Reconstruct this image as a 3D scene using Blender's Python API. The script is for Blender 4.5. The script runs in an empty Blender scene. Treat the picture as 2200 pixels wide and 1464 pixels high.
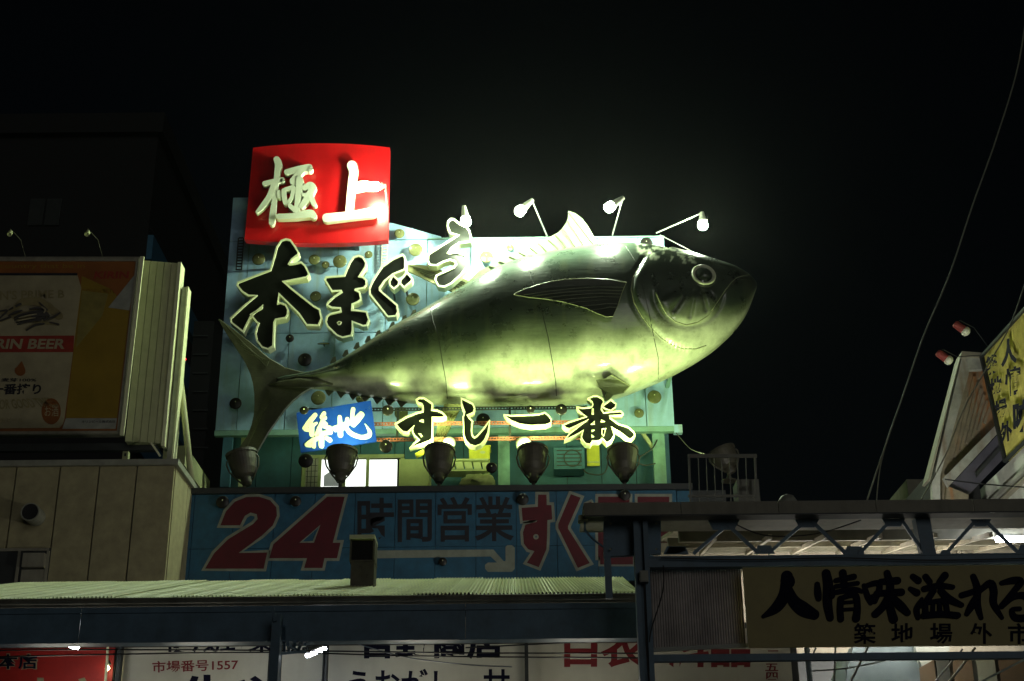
import bpy, math, random
from mathutils import Vector, Matrix, noise
from mathutils.geometry import tessellate_polygon
from mathutils.bvhtree import BVHTree
random.seed(7)
S = bpy.context.scene
C = S.collection
R = math.radians
# ------------------------------------------------------------------ camera, sky, night fill, exposure
FPX, PITCH, ROLL = 3055.0, R(23.0), R(-0.55)
CAM = Vector((0, 0, 1.6))
cd = bpy.data.cameras.new('camera'); cam = bpy.data.objects.new('camera', cd); C.objects.link(cam)
cd.sensor_width = 36; cd.lens = 36 * FPX / 2200; cd.clip_end = 2000; cd.clip_start = .05
CROT = Matrix.Rotation(R(90) + PITCH, 3, 'X') @ Matrix.Rotation(ROLL, 3, 'Z')
cam.location = CAM; cam.rotation_euler = CROT.to_euler()
S.camera = cam
W = bpy.data.worlds.new('World'); S.world = W; W.use_nodes = True
nt = W.node_tree; bg = nt.nodes['Background']
sk = nt.nodes.new('ShaderNodeTexSky'); sk.sky_type = 'NISHITA'; sk.sun_disc = False
sk.sun_elevation = R(8); sk.sun_rotation = R(160)
nt.links.new(sk.outputs[0], bg.inputs[0]); bg.inputs[1].default_value = .0005
sl = bpy.data.lights.new('night_fill', 'SUN'); sl.energy = .145; sl.angle = R(25); sl.color = (1, .98, .92)
so = bpy.data.objects.new('night_fill', sl); C.objects.link(so)
so.rotation_euler = Vector((math.sin(R(160)), math.cos(R(160)), math.tan(R(8)))).to_track_quat('Z', 'Y').to_euler()
S.view_settings.view_transform = 'Standard'; S.view_settings.look = 'None'
S.view_settings.exposure = 0; S.view_settings.gamma = 1; S.view_settings.use_curve_mapping = False
S.cycles.use_denoising = True; S.cycles.max_bounces = 6; S.cycles.diffuse_bounces = 3
S.cycles.sample_clamp_indirect = 4; S.cycles.volume_bounces = 0
S.cycles.caustics_reflective = False; S.cycles.caustics_refractive = False

# ------------------------------------------------------------------ helpers
def ray(px, py):
    return CROT @ Vector(((px - 1100) / FPX, -(py - 732) / FPX, -1))
def P(px, py, Y):
    d = ray(px, py); return CAM + d * (Y / d.y)
def PX(px, py, X):
    d = ray(px, py); return CAM + d * (X / d.x)
def PZ(px, py, z):
    d = ray(px, py); return CAM + d * ((z - 1.6) / d.z)
CINV = CROT.transposed()
def proj(p):
    v = CINV @ (Vector(p) - CAM); return 1100 + FPX*v.x/-v.z, 732 - FPX*v.y/-v.z
def T(o, s, pts):                      # from an enlarged study crop to picture coordinates
    return [(o[0] + p[0] / s, o[1] + p[1] / s) + ((p[2] / s,) if len(p) > 2 else ()) for p in pts]

def tag(o, label=None, cat=None, group=None, kind=None):
    for k, v in (('label', label), ('category', cat), ('group', group), ('kind', kind)):
        if v: o[k] = v
    return o
def thing(name, label, cat, loc, group=None):
    o = bpy.data.objects.new(name, None); C.objects.link(o); o.location = loc
    o.empty_display_size = .1
    return tag(o, label, cat, group)
def wloc(o):
    v = Vector(o.location)
    while o.parent: o = o.parent; v = v + Vector(o.location)
    return v
def mesh(name, V, F, m, parent=None, smooth=False, mats=None, fm=None):
    V = [Vector(v) for v in V]
    lo = Vector([min(v[i] for v in V) for i in range(3)]); hi = Vector([max(v[i] for v in V) for i in range(3)])
    c = (lo + hi) / 2; c.z = lo.z
    me = bpy.data.meshes.new(name); me.from_pydata([v - c for v in V], [], F); me.update()
    me.materials.append(m)
    for x in mats or (): me.materials.append(x)
    if fm:
        for i, p in enumerate(me.polygons): p.material_index = fm[i]
    if smooth:
        for p in me.polygons: p.use_smooth = True
    o = bpy.data.objects.new(name, me); C.objects.link(o)
    if parent: o.parent = parent; o.location = c - wloc(parent)
    else: o.location = c
    return o
def copy_tree(o, loc, parent=None):
    c = o.copy(); C.objects.link(c)
    if parent: c.parent = parent
    if loc is not None: c.location = loc
    for ch in o.children: copy_tree(ch, None, c)
    return c
class MB:
    def __init__(s): s.V = []; s.F = []
    def add(s, V, F):
        b = len(s.V); s.V += [Vector(v) for v in V]; s.F += [tuple(b + i for i in f) for f in F]; return s
    def box(s, a, b):
        x0, y0, z0 = a; x1, y1, z1 = b
        return s.add([(x0,y0,z0),(x1,y0,z0),(x1,y1,z0),(x0,y1,z0),(x0,y0,z1),(x1,y0,z1),(x1,y1,z1),(x0,y1,z1)],
            [(0,3,2,1),(4,5,6,7),(0,1,5,4),(1,2,6,5),(2,3,7,6),(3,0,4,7)])
    def tube(s, pts, r, n=8, cap=True):
        pts = [Vector(p) for p in pts]; rs = r if isinstance(r, (list, tuple)) else [r] * len(pts)
        V = []; F = []; u = None
        for i, p in enumerate(pts):
            d = (pts[min(i + 1, len(pts) - 1)] - pts[max(i - 1, 0)]).normalized()
            if u is None:
                u = d.orthogonal().normalized()
            else:
                u = (u - d * u.dot(d)).normalized()
            w = d.cross(u)
            for k in range(n):
                a = 2 * math.pi * k / n; V.append(p + (u * math.cos(a) + w * math.sin(a)) * rs[i])
        for i in range(len(pts) - 1):
            for k in range(n):
                F.append((i*n+k, i*n+(k+1)%n, (i+1)*n+(k+1)%n, (i+1)*n+k))
        if cap: F.append(tuple(range(n))[::-1]); F.append(tuple((len(pts)-1)*n + k for k in range(n)))
        return s.add(V, F)
    def lathe(s, prof, M=None, n=24):
        V = []; F = []
        for (r, z) in prof:
            for k in range(n):
                a = 2 * math.pi * k / n; V.append(Vector((r * math.cos(a), r * math.sin(a), z)))
        for i in range(len(prof) - 1):
            for k in range(n): F.append((i*n+k, i*n+(k+1)%n, (i+1)*n+(k+1)%n, (i+1)*n+k))
        if M: V = [M @ v for v in V]
        return s.add(V, F)
    def beam(s, a, b, w, h, up=Vector((0, 0, 1))):
        a = Vector(a); b = Vector(b); d = (b - a).normalized(); x = d.cross(up)
        if x.length < 1e-4: x = Vector((1, 0, 0))
        x.normalize(); y = x.cross(d)
        V = [q + x * (i * w / 2) + y * (j * h / 2) for q in (a, b) for (i, j) in ((-1,-1),(1,-1),(1,1),(-1,1))]
        return s.add(V, [(3,2,1,0),(4,5,6,7),(0,1,5,4),(1,2,6,5),(2,3,7,6),(3,0,4,7)])
    def prism(s, pts, Y, d, holes=()):
        cs = [list(pts)] + [list(h) for h in holes]
        flat = [p for c in cs for p in c]
        fr = [P(p[0], p[1], Y) for p in flat]
        tri = tessellate_polygon([[Vector((p[0], p[1], 0)) for p in c] for c in cs])
        n = len(flat)
        V = fr + [v + Vector((0, d, 0)) for v in fr]; F = []
        for t in tri:
            a, b, c = t
            nz = (fr[b] - fr[a]).cross(fr[c] - fr[a]).y
            if nz > 0: t = (a, c, b)
            F.append(tuple(t)); F.append(tuple(n + i for i in reversed(t)))
        k = 0
        for c in cs:
            m = len(c)
            for i in range(m): F.append((k+i, k+(i+1)%m, n+k+(i+1)%m, n+k+i))
            k += m
        return s.add(V, F)
    def ribbon(s, pts, Y, w, d, out=1):
        """rim of width w (picture units) running round an outline, d metres deep"""
        n = len(pts); A = sum(pts[i][0]*pts[(i+1)%n][1] - pts[(i+1)%n][0]*pts[i][1] for i in range(n))
        sg = (1 if A > 0 else -1) * out
        O = []
        for i in range(n):
            p, q, r = Vector(pts[i-1][:2]), Vector(pts[i][:2]), Vector(pts[(i+1)%n][:2])
            e1 = (q-p).normalized(); e2 = (r-q).normalized()
            n1 = Vector((e1.y, -e1.x)) * sg; n2 = Vector((e2.y, -e2.x)) * sg
            b = n1 + n2
            if b.length < .1: b = n1
            b.normalize(); k = min(1.6, 1 / max(.3, b.dot(n1)))
            O.append(q + b * w * k)
        V = []
        for i in range(n):
            a = P(pts[i][0], pts[i][1], Y); b = P(O[i].x, O[i].y, Y)
            V += [a, b, b + Vector((0, d, 0)), a + Vector((0, d, 0))]
        F = []
        for i in range(n):
            j = (i + 1) % n
            for k in range(4): F.append((i*4+k, i*4+(k+1)%4, j*4+(k+1)%4, j*4+k))
        return s.add(V, F)
    def out(s, name, m, parent=None, smooth=False): return mesh(name, s.V, s.F, m, parent, smooth)
def wb(px0, py0, px1, py1, Y, d, rise=0):
    """upright world box whose front face spans that picture rectangle at distance Y"""
    cx, cy = (px0+px1)/2, (py0+py1)/2
    return ((P(px0, cy, Y).x, Y, P(cx, py1, Y).z), (P(px1, cy, Y).x, Y + d, P(cx, py0, Y).z + rise))
def bx(name, r, Y, d, m, parent=None):
    return MB().box(*wb(*r, Y, d)).out(name, m, parent)
def smooth_stroke(pts, k=5):
    if len(pts) < 3: pts = [pts[0], tuple((a+b)/2 for a, b in zip(pts[0], pts[1])), pts[1]]
    q = [pts[0]] + list(pts) + [pts[-1]]; o = []
    for i in range(1, len(q) - 2):
        for t in range(k):
            t /= k
            o.append(tuple(.5*((2*q[i][j]) + (-q[i-1][j]+q[i+1][j])*t + (2*q[i-1][j]-5*q[i][j]+4*q[i+1][j]-q[i+2][j])*t*t
                + (-q[i-1][j]+3*q[i][j]-3*q[i+1][j]+q[i+2][j])*t**3) for j in range(3)))
    o.append(tuple(pts[-1])); return o
def stroke_poly(pts):
    s = smooth_stroke(pts); L = []; Rr = []
    n = len(s)
    for i in range(n):
        a = s[max(i-1, 0)]; b = s[min(i+1, n-1)]
        d = Vector((b[0]-a[0], b[1]-a[1])).normalized(); nn = Vector((-d.y, d.x)); h = s[i][2] / 2
        L.append((s[i][0]+nn.x*h, s[i][1]+nn.y*h)); Rr.append((s[i][0]-nn.x*h, s[i][1]-nn.y*h))
    def cap(c, d, h):
        a0 = math.atan2(d.y, d.x)
        return [(c[0]+math.cos(a0+t)*h, c[1]+math.sin(a0+t)*h) for t in (R(60), R(25), R(-25), R(-60))]
    e = s[-1]; d = Vector((s[-1][0]-s[-2][0], s[-1][1]-s[-2][1])).normalized()
    b = s[0]; d0 = Vector((s[0][0]-s[1][0], s[0][1]-s[1][1])).normalized()
    return L + cap(e, d, e[2]/2*.9) + Rr[::-1] + cap(b, d0, b[2]/2*.9)
def add_stroke(b, pts, Y, d):
    s = smooth_stroke(pts); n = len(s); L = []; Q_ = []
    for i in range(n):
        p = s[max(i-1, 0)]; q = s[min(i+1, n-1)]
        t = Vector((q[0]-p[0], q[1]-p[1]))
        t = t.normalized() if t.length > 1e-6 else Vector((1, 0))
        h = s[i][2]/2; L.append((s[i][0]-t.y*h, s[i][1]+t.x*h)); Q_.append((s[i][0]+t.y*h, s[i][1]-t.x*h))
    V = []; F = []; D = Vector((0, d, 0))
    for l, r in zip(L, Q_):
        l, r = P(l[0], l[1], Y), P(r[0], r[1], Y); V += [l, r, l+D, r+D]
    for i in range(n-1):
        k = 4*i; F += [(k,k+1,k+5,k+4),(k+2,k+6,k+7,k+3),(k,k+4,k+6,k+2),(k+1,k+3,k+7,k+5)]
    b.add(V, F)
    for e, o in ((s[-1], s[-2]), (s[0], s[1])):       # rounded ends: half discs butted to the strip
        a0 = math.atan2(e[1]-o[1], e[0]-o[0]); h = e[2]/2
        c = [(e[0]+math.cos(a0+R(t))*h, e[1]+math.sin(a0+R(t))*h) for t in range(-90, 91, 20)]
        m = len(c); W_ = [P(x, y, Y) for x, y in c]; W_ += [w+D for w in W_]
        b.add(W_, [tuple(range(m)), tuple(range(2*m-1, m-1, -1))]+[(i, m+i, m+i+1, i+1) for i in range(m-1)])
def strokes(name, lst, Y, d, m, parent, tr=None, grow=0):
    b = MB()
    for i, st in enumerate(lst):
        if tr: st = T(tr[0], tr[1], st)
        if grow: st = [(x, y, w + grow) for x, y, w in st]
        add_stroke(b, st, Y - .0015 * i, d + .0015 * i)
    return b.out(name, m, parent)
def text(name, s, q, Y, m, parent=None, bold=.0, th=.004, M=None, space=1):
    """lettering filling the picture quad q = (x0,y0,x1,y1) or four corners; flat print 4 mm proud"""
    cu = bpy.data.curves.new('t', 'FONT'); cu.body = s; cu.size = 1; cu.offset = bold; cu.resolution_u = 3; cu.space_character = space
    ob = bpy.data.objects.new('t', cu); C.objects.link(ob)
    me = bpy.data.meshes.new_from_object(ob.evaluated_get(bpy.context.evaluated_depsgraph_get()))
    bpy.data.objects.remove(ob)
    vs = [v.co.copy() for v in me.vertices]; F = [tuple(p.vertices) for p in me.polygons]
    x0 = min(v.x for v in vs); x1 = max(v.x for v in vs); y0 = min(v.y for v in vs); y1 = max(v.y for v in vs)
    if len(q) == 4 and not isinstance(q[0], tuple): q = ((q[0],q[1]),(q[2],q[1]),(q[2],q[3]),(q[0],q[3]))
    V = []
    for v in vs:
        u = (v.x-x0)/(x1-x0); w = (y1-v.y)/(y1-y0)
        a = Vector(q[0])*(1-u)+Vector(q[1])*u; b = Vector(q[3])*(1-u)+Vector(q[2])*u; c = a*(1-w)+b*w
        V.append(M(c.x, c.y) if M else P(c.x, c.y, Y))
    nv = (V[F[0][1]]-V[F[0][0]]).cross(V[F[0][2]]-V[F[0][0]])
    bpy.data.meshes.remove(me)
    return mesh(name, V, F, m, parent)
def rect(x0, y0, x1, y1): return [(x0,y0),(x1,y0),(x1,y1),(x0,y1)]
def circ(x, y, r, n=16, ry=None): return [(x+r*math.cos(2*math.pi*i/n), y+(ry or r)*math.sin(2*math.pi*i/n)) for i in range(n)]

# ------------------------------------------------------------------ materials
def mat(name, col, rough=.6, metal=0, var=.25, scale=6, bump=.0, emit=None, es=0, streak=0, stain=None, coat=0, attr=None, brush=0, spec=.5):
    m = bpy.data.materials.new(name); m.use_nodes = True; t = m.node_tree; N = t.nodes; L = t.links
    b = N['Principled BSDF']; b.inputs['Roughness'].default_value = rough; b.inputs['Metallic'].default_value = metal
    b.inputs['Coat Weight'].default_value = coat; b.inputs['Coat Roughness'].default_value = .07
    b.inputs['Specular IOR Level'].default_value = spec
    if emit:
        b.inputs['Emission Color'].default_value = (*emit, 1); b.inputs['Emission Strength'].default_value = es
    tc = N.new('ShaderNodeTexCoord'); geo = N.new('ShaderNodeNewGeometry')
    no = N.new('ShaderNodeTexNoise'); no.inputs['Scale'].default_value = scale; no.inputs['Detail'].default_value = 8
    no.inputs['Roughness'].default_value = .65
    L.new(geo.outputs['Position'], no.inputs['Vector'])
    mr = N.new('ShaderNodeMapRange'); mr.inputs[1].default_value = .3; mr.inputs[2].default_value = .7
    mr.inputs[3].default_value = 1 - var; mr.inputs[4].default_value = 1 + var * .5
    L.new(no.outputs[0], mr.inputs[0])
    mx = N.new('ShaderNodeMix'); mx.data_type = 'RGBA'; mx.blend_type = 'MULTIPLY'; mx.inputs[0].default_value = 1
    if attr:
        at = N.new('ShaderNodeAttribute'); at.attribute_name = attr; L.new(at.outputs['Color'], mx.inputs[6])
    else: mx.inputs[6].default_value = (*col, 1)
    L.new(mr.outputs[0], mx.inputs[7]); last = mx.outputs[2]
    if streak or stain:
        mp = N.new('ShaderNodeMapping'); mp.inputs['Scale'].default_value = (7, 7, .55); L.new(geo.outputs['Position'], mp.inputs[0])
        n2 = N.new('ShaderNodeTexNoise'); n2.inputs['Scale'].default_value = 1; n2.inputs['Detail'].default_value = 6
        L.new(mp.outputs[0], n2.inputs['Vector'])
        r2 = N.new('ShaderNodeMapRange'); r2.inputs[1].default_value = .52; r2.inputs[2].default_value = .72
        r2.inputs[3].default_value = 0; r2.inputs[4].default_value = streak or .5
        L.new(n2.outputs[0], r2.inputs[0])
        m2 = N.new('ShaderNodeMix'); m2.data_type = 'RGBA'; L.new(r2.outputs[0], m2.inputs[0]); L.new(last, m2.inputs[6])
        m2.inputs[7].default_value = (*(stain or (.05, .045, .03)), 1); last = m2.outputs[2]
    L.new(last, b.inputs['Base Color'])
    rr = N.new('ShaderNodeMapRange'); rr.inputs[3].default_value = max(0, rough - .1); rr.inputs[4].default_value = min(1, rough + .15)
    L.new(no.outputs[0], rr.inputs[0]); L.new(rr.outputs[0], b.inputs['Roughness'])
    if bump:
        bp = N.new('ShaderNodeBump'); bp.inputs['Strength'].default_value = bump; bp.inputs['Distance'].default_value = .02
        if brush:
            mp = N.new('ShaderNodeMapping'); mp.inputs['Scale'].default_value = (1.5, 4, 9); L.new(geo.outputs['Position'], mp.inputs[0])
            n3 = N.new('ShaderNodeTexNoise'); n3.inputs['Scale'].default_value = brush; n3.inputs['Detail'].default_value = 7
            L.new(mp.outputs[0], n3.inputs['Vector']); L.new(n3.outputs[0], bp.inputs['Height'])
        else: L.new(no.outputs[0], bp.inputs['Height'])
        L.new(bp.outputs[0], b.inputs['Normal'])
    return m
GL = (.72, 1, .42)            # metal-halide green of the sign lamps
M = dict(
 board=mat('sign_board_paint', (.34,.55,.74), .45, var=.16, streak=.45, stain=(.26,.30,.17), bump=.05),
 teal=mat('teal_wall_paint', (.04,.13,.19), .6, streak=.3, stain=(.04,.10,.08)),
 post=mat('pale_green_steel', (.22,.40,.34), .5, streak=.3, stain=(.12,.14,.07)),
 dark=mat('black_acrylic', (.006,.007,.005), .3, spec=.3, var=.3, scale=9, bump=.03),
 cream=mat('cream_letter_side', (.74,.76,.50), .5, var=.1, streak=.15, stain=(.5,.5,.25)),
 white=mat('white_letter_paint', (.80,.84,.66), .45, var=.06, streak=.1, stain=(.5,.55,.3)),
 red=mat('red_sign_enamel', (.55,.006,.008), .32, var=.12, scale=3, streak=.25, stain=(.32,.02,.01)),
 blue=mat('blue_sign_enamel', (.008,.045,.34), .3, var=.15),
 bandblue=mat('dull_blue_panel', (.022,.108,.19), .6, var=.3, streak=.35, stain=(.03,.09,.14)),
 bandred=mat('painted_dark_red', (.10,.006,.014), .6), bandwhite=mat('painted_grey_white', (.27,.30,.24), .6, streak=.25),
 bandblack=mat('painted_black', (.012,.012,.018), .6),
 bubble=mat('olive_acrylic_disc', (.16,.17,.07), .2, var=.3, scale=14), bubblek=mat('unlit_disc', (.012,.011,.008), .35),  # second disc is a darker copy, its unlit look put into the colour
 ball=mat('white_globe', (.8,.85,.65), .3),
 lampw=mat('pale_lamp_arm', (.6,.6,.5), .4), hous=mat('bronze_floodlight_housing', (.065,.06,.042), .5, bump=.1, var=.4),
 bulb2=mat('small_sodium_bulb', (.8,.8,.8), emit=(.82,1,.68), es=560),
 bulb=mat('sodium_bulb', (.8,.8,.8), emit=(.82,1,.68), es=1500), upl=mat('floodlight_glass', (.8,.8,.8), emit=(.76,1,.38), es=190),
 glow=mat('lit_window_glass', (.8,.8,.8), emit=(.95,1,.95), es=1.6), glow2=mat('lit_curtain', (.3,.3,.35), emit=(.9,1,.95), es=.12),
 tubel=mat('fluorescent_tube', (.8,.8,.8), emit=(.85,.92,1), es=40),
 tubel3=mat('added_arcade_tube', (.8,.8,.8), emit=(1,.96,.84), es=120),
 tubel2=mat('added_canopy_tube', (.8,.8,.8), emit=(1,.96,.8), es=32),
 lampglobe=mat('added_lamp_globe', (.8,.8,.8), emit=(1,.97,.86), es=260),
 wframe=mat('window_frame_aluminium', (.42,.46,.24), .5), cab=mat('beige_cabinet', (.42,.44,.24), .6, var=.15),
 beige=mat('beige_cladding', (.37,.335,.19), .65, var=.25, streak=.15, stain=(.2,.18,.1), bump=.05),
 cap=mat('grey_coping', (.30,.31,.25), .5), dull=mat('dark_steel', (.03,.035,.035), .5), grey=mat('grey_fascia', (.27,.26,.20), .6, streak=.4, stain=(.1,.09,.06)),
 bsteel=mat('blue_grey_steel', (.10,.18,.25), .5, var=.3, streak=.25, stain=(.04,.06,.07)),
 roof=mat('pale_corrugated_roof', (.78,.84,.42), .5, var=.25, streak=.15, stain=(.4,.4,.2)), gutter=mat('stained_gutter', (.13,.12,.09), .7, var=.5),
 signw=mat('white_shop_sign', (.62,.60,.50), .6, var=.15, scale=2, streak=.2, stain=(.4,.38,.3)), signr=mat('red_shop_sign', (.42,.02,.015), .5),
 ban=mat('ochre_banner', (.38,.33,.15), .7, var=.12), ink=mat('navy_ink', (.008,.008,.022), .85, spec=.1), rink=mat('red_ink', (.22,.01,.015), .6),
 clear=mat('ribbed_plastic_sheet', (.50,.46,.44), .45, var=.3, streak=.3, stain=(.16,.15,.13)),
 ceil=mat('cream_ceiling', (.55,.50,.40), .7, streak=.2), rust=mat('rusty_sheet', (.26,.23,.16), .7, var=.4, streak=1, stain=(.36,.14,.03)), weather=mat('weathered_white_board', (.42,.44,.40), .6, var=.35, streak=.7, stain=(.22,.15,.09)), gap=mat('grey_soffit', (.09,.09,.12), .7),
 ylw=mat('yellow_corrugated', (.74,.70,.20), .5, var=.25, streak=.2, stain=(.3,.3,.08)), wwall=mat('white_wall', (.55,.58,.52), .6, streak=.2, stain=(.4,.4,.35)),
 ybox=mat('yellow_plastic', (.55,.52,.04), .5), orange=mat('orange_rail', (.50,.16,.10), .45, var=.4, scale=3),
 ground=mat('asphalt', (.05,.05,.05), .85, scale=3, bump=.3), night=mat('dark_concrete', (.010,.011,.012), .8), nwin=mat('dark_window_glass', (.045,.05,.05), .3),
 nblue=mat('blue_spandrel', (.05,.17,.28), .5), red2=mat('red_spot_housing', (.30,.06,.05), .4), pale=mat('pale_awning', (.20,.26,.28), .6, var=.2),
 cage=mat('dim_cage_steel', (.022,.022,.018), .6), brown=mat('brown_column', (.10,.065,.04), .6), cable=mat('black_cable', (.02,.02,.02), .5), cablew=mat('grey_cable', (.30,.32,.36), .4),
 gold=mat('golden_fin', (.26,.26,.12), .4), redled=mat('red_beacon', (.3,0,0), emit=(1,.02,.03), es=2.5))
M['fish'] = mat('tuna_paint', (.1,.1,.1), .27, var=.38, scale=3, attr='paint', bump=.25, coat=.55, brush=2.2, streak=.25, stain=(.10,.11,.05))
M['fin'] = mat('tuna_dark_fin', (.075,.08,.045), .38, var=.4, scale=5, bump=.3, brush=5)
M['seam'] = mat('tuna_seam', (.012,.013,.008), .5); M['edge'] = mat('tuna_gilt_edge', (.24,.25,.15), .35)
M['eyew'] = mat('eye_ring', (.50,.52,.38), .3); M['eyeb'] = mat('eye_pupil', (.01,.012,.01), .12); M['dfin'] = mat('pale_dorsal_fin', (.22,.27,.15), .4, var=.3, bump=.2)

# ------------------------------------------------------------------ ground
g = MB().add([(-300,-300,0),(300,-300,0),(300,600,0),(-300,600,0)], [(0,1,2,3)]).out('ground', M['ground']); tag(g, kind='structure')
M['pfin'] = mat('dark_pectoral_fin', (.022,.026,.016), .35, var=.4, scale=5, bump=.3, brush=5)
# ------------------------------------------------------------------ the rooftop signboard
YB = 24.0
bd = thing('signboard', 'big pale blue panelled rooftop signboard behind the giant tuna', 'signboard', P(950, 932, YB))
xs = [462, 522, 622, 719, 827, 915, 1010, 1105, 1200, 1290, 1380, 1450]
zr = [P(950, y, YB).z for y in (515, 713, 921)]
XW = [P(x, 920 if i in (0, 11) else 715, YB).x for i, x in enumerate(xs)]
def panel(x0, z0, x1, z1, nm='panel', Y=YB, d=.05, m='board', par=bd, g=.008):
    dy = random.uniform(0, .008)
    return MB().box((x0+g, Y+dy, z0+g), (x1-g, Y+d, z1-g)).out(nm, M[m], par)
for i in range(11):
    panel(XW[i], zr[1], XW[i+1], zr[0]); panel(XW[i], zr[2], XW[i+1], zr[1])
# upper row: a tall step behind the red sign, then a slope down to the right
ztop = P(515, 424, YB).z; zs = P(835, 478, YB).z
panel(XW[0], zr[0], XW[1], ztop); panel(XW[1], zr[0], XW[2], ztop); panel(XW[2], zr[0], XW[3], ztop); panel(XW[3], zr[0], XW[4], ztop)
MB().prism([(829,478),(845,480),(948,509),(948,514.5),(829,514.5)], YB, .05).out('panel', M['board'], bd)
MB().box((XW[0], YB+.052, zr[2]-.02), (XW[11], YB+.16, zr[0])).out('backing_frame', M['post'], bd)
MB().box((XW[0], YB-.02, zr[2]-.10), (XW[11]+.06, YB+.1, zr[2]-.004)).out('bottom_rail', M['post'], bd)
MB().box((XW[5], YB-.012, zr[0]+.001), (XW[11], YB+.1, zr[0]+.03)).out('top_trim', M['post'], bd)
MB().box((XW[11]-.02, YB-.03, zr[2]-.13), (XW[11]+.13, YB+.1, zr[2]+.02)).out('rail_end', M['board'], bd)
for x in (520, 828):    # perforated uprights that carry the signs
    a = P(x, 515, YB).x; z0, z1 = P(x, 585, YB).z, P(x, 517, YB).z
    b = MB().box((a-.06, YB-.1, z0), (a-.04, YB-.08, z1)).box((a+.04, YB-.1, z0), (a+.06, YB-.08, z1))
    z = z0
    while z < z1: b.box((a-.04, YB-.098, z), (a+.04, YB-.082, z+.025)); z += .06
    b.out('slotted_upright', M['lampw'] if x == 828 else M['dull'], bd)

# ------------------------------------------------------------------ red sign with raised white lettering
YR = 23.35
def arc(a, b, sag, n=14):
    return [(a[0]+(b[0]-a[0])*i/n, a[1]+(b[1]-a[1])*i/n + sag*4*(i/n)*(1-i/n)) for i in range(n+1)]
outl = arc((545,319),(836,318.5),-9) + arc((832,514),(527,513),8)
rs = thing('red_sign', 'curved bright red sign with raised white brush characters above the signboard', 'sign', P(682, 520, YR))
MB().prism(outl, YR, .16).out('face_plate', M['red'], rs)
MB().ribbon(outl, YR-.004, 1.6, .168).out('edge_trim', M['red'], rs)
for x in (600, 760):
    MB().box((P(x,500,YR).x-.04, YR+.165, P(x,505,YR).z), (P(x,500,YR).x+.04, YB-.001, P(x,340,YR).z)).out('bracket', M['dull'], rs)
C2 = ((540,320), 7.706)
KY = [[(420,175,105),(450,260,120),(425,400,90),(405,600,85),(380,850,85),(350,1100,105),(335,1225,90)],
 [(220,575,80),(350,545,85),(500,515,88),(515,520,85)],[(365,600,90),(300,780,90),(190,940,85),(95,1045,50)],
 [(455,715,72),(462,790,72)],[(590,385,95),(750,345,105),(940,315,125),(960,325,120)],[(840,350,95),(760,440,110),(700,530,130)],
 [(700,535,130),(810,540,120)],[(535,690,75),(545,800,80),(565,890,80)],[(560,670,60),(690,640,80)],[(700,660,75),(670,800,60),(620,880,60)],
 [(800,510,120),(775,800,105),(745,1110,90)],[(880,645,90),(970,605,120),(1020,640,115)],[(1020,640,110),(935,800,115),(830,950,80)],
 [(860,760,60),(970,790,90),(1040,910,80)],[(640,945,70),(720,1010,90)],[(450,1120,90),(700,1110,95),(960,1070,130),(1025,1100,110)]]
strokes('raised_character', KY, YR-.13, .1, M['white'], rs, C2)
JO = [[(1600,325,125),(1618,400,110),(1592,600,95),(1565,880,95)],[(1625,590,110),(1750,565,110),(1800,570,100),(1850,575,90)],[(1285,975,110),(1600,940,100),(1850,905,115)]]
strokes('raised_character', JO, YR-.13, .1, M['white'], rs, ((480,300),5.789))

# ------------------------------------------------------------------ big channel letters
def letter(nm, lab, outs, tr, Y, holes=(), w=3.6, d=.2, cat='letter', group=None):
    outs = [T(tr[0], tr[1], o) for o in outs]; holes = [T(tr[0], tr[1], h) for h in holes]
    al = [p for o in outs for p in o]
    cx = sum(p[0] for p in al)/len(al)
    t = thing('channel_letter', lab, cat, P(cx, max(p[1] for p in al), Y), group)
    f = MB(); r = MB()
    for k, o in enumerate(outs):
        f.prism(o, Y+.03, d-.04, holes if k == 0 else ()); r.ribbon(o, Y, w, d)
    for h in holes: r.ribbon(h, Y, 1.2, d, out=-1)
    f.out('letter_face', M['dark'], t); r.out('letter_rim', M['cream'], t)
    return t
AT = ((480,490), 5.229); YL = 23.3
G1 = 'large black brush characters across the signboard'
def stand(t, pts):
    b = MB()
    for x, y in pts: q = P(x, y, YL); b.tube([(q.x, YL+.19, q.z), (q.x, YB-.001, q.z)], .02, 6)
    b.out('standoff', M['dull'], t)
t = letter('hon', 'huge black kanji with cream rim at the left, above the tuna tail', [[(700,135),(745,145),(800,220),(832,275),(828,295),(760,345),(722,405),(740,418),(800,410),(870,395),(905,425),(945,500),(948,525),(930,545),(655,597),(760,690),(1000,880),(1070,920),(1090,1020),(1060,1085),(940,1080),(860,960),(620,725),(600,862),(635,850),(690,870),(715,920),(712,970),(690,1000),(580,1020),(560,1060),(548,1320),(500,1350),(440,1330),(385,1260),(370,1180),(385,1120),(408,1065),(380,1050),(322,975),(440,905),(444,860),(300,985),(245,1090),(218,1150),(95,1055),(90,1020),(240,880),(385,755),(280,748),(215,705),(165,640),(170,620),(350,550),(535,480),(560,400),(610,220),(655,150)]], AT, YL, group=G1)
stand(t, [(600,540),(590,620),(560,600)])
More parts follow.
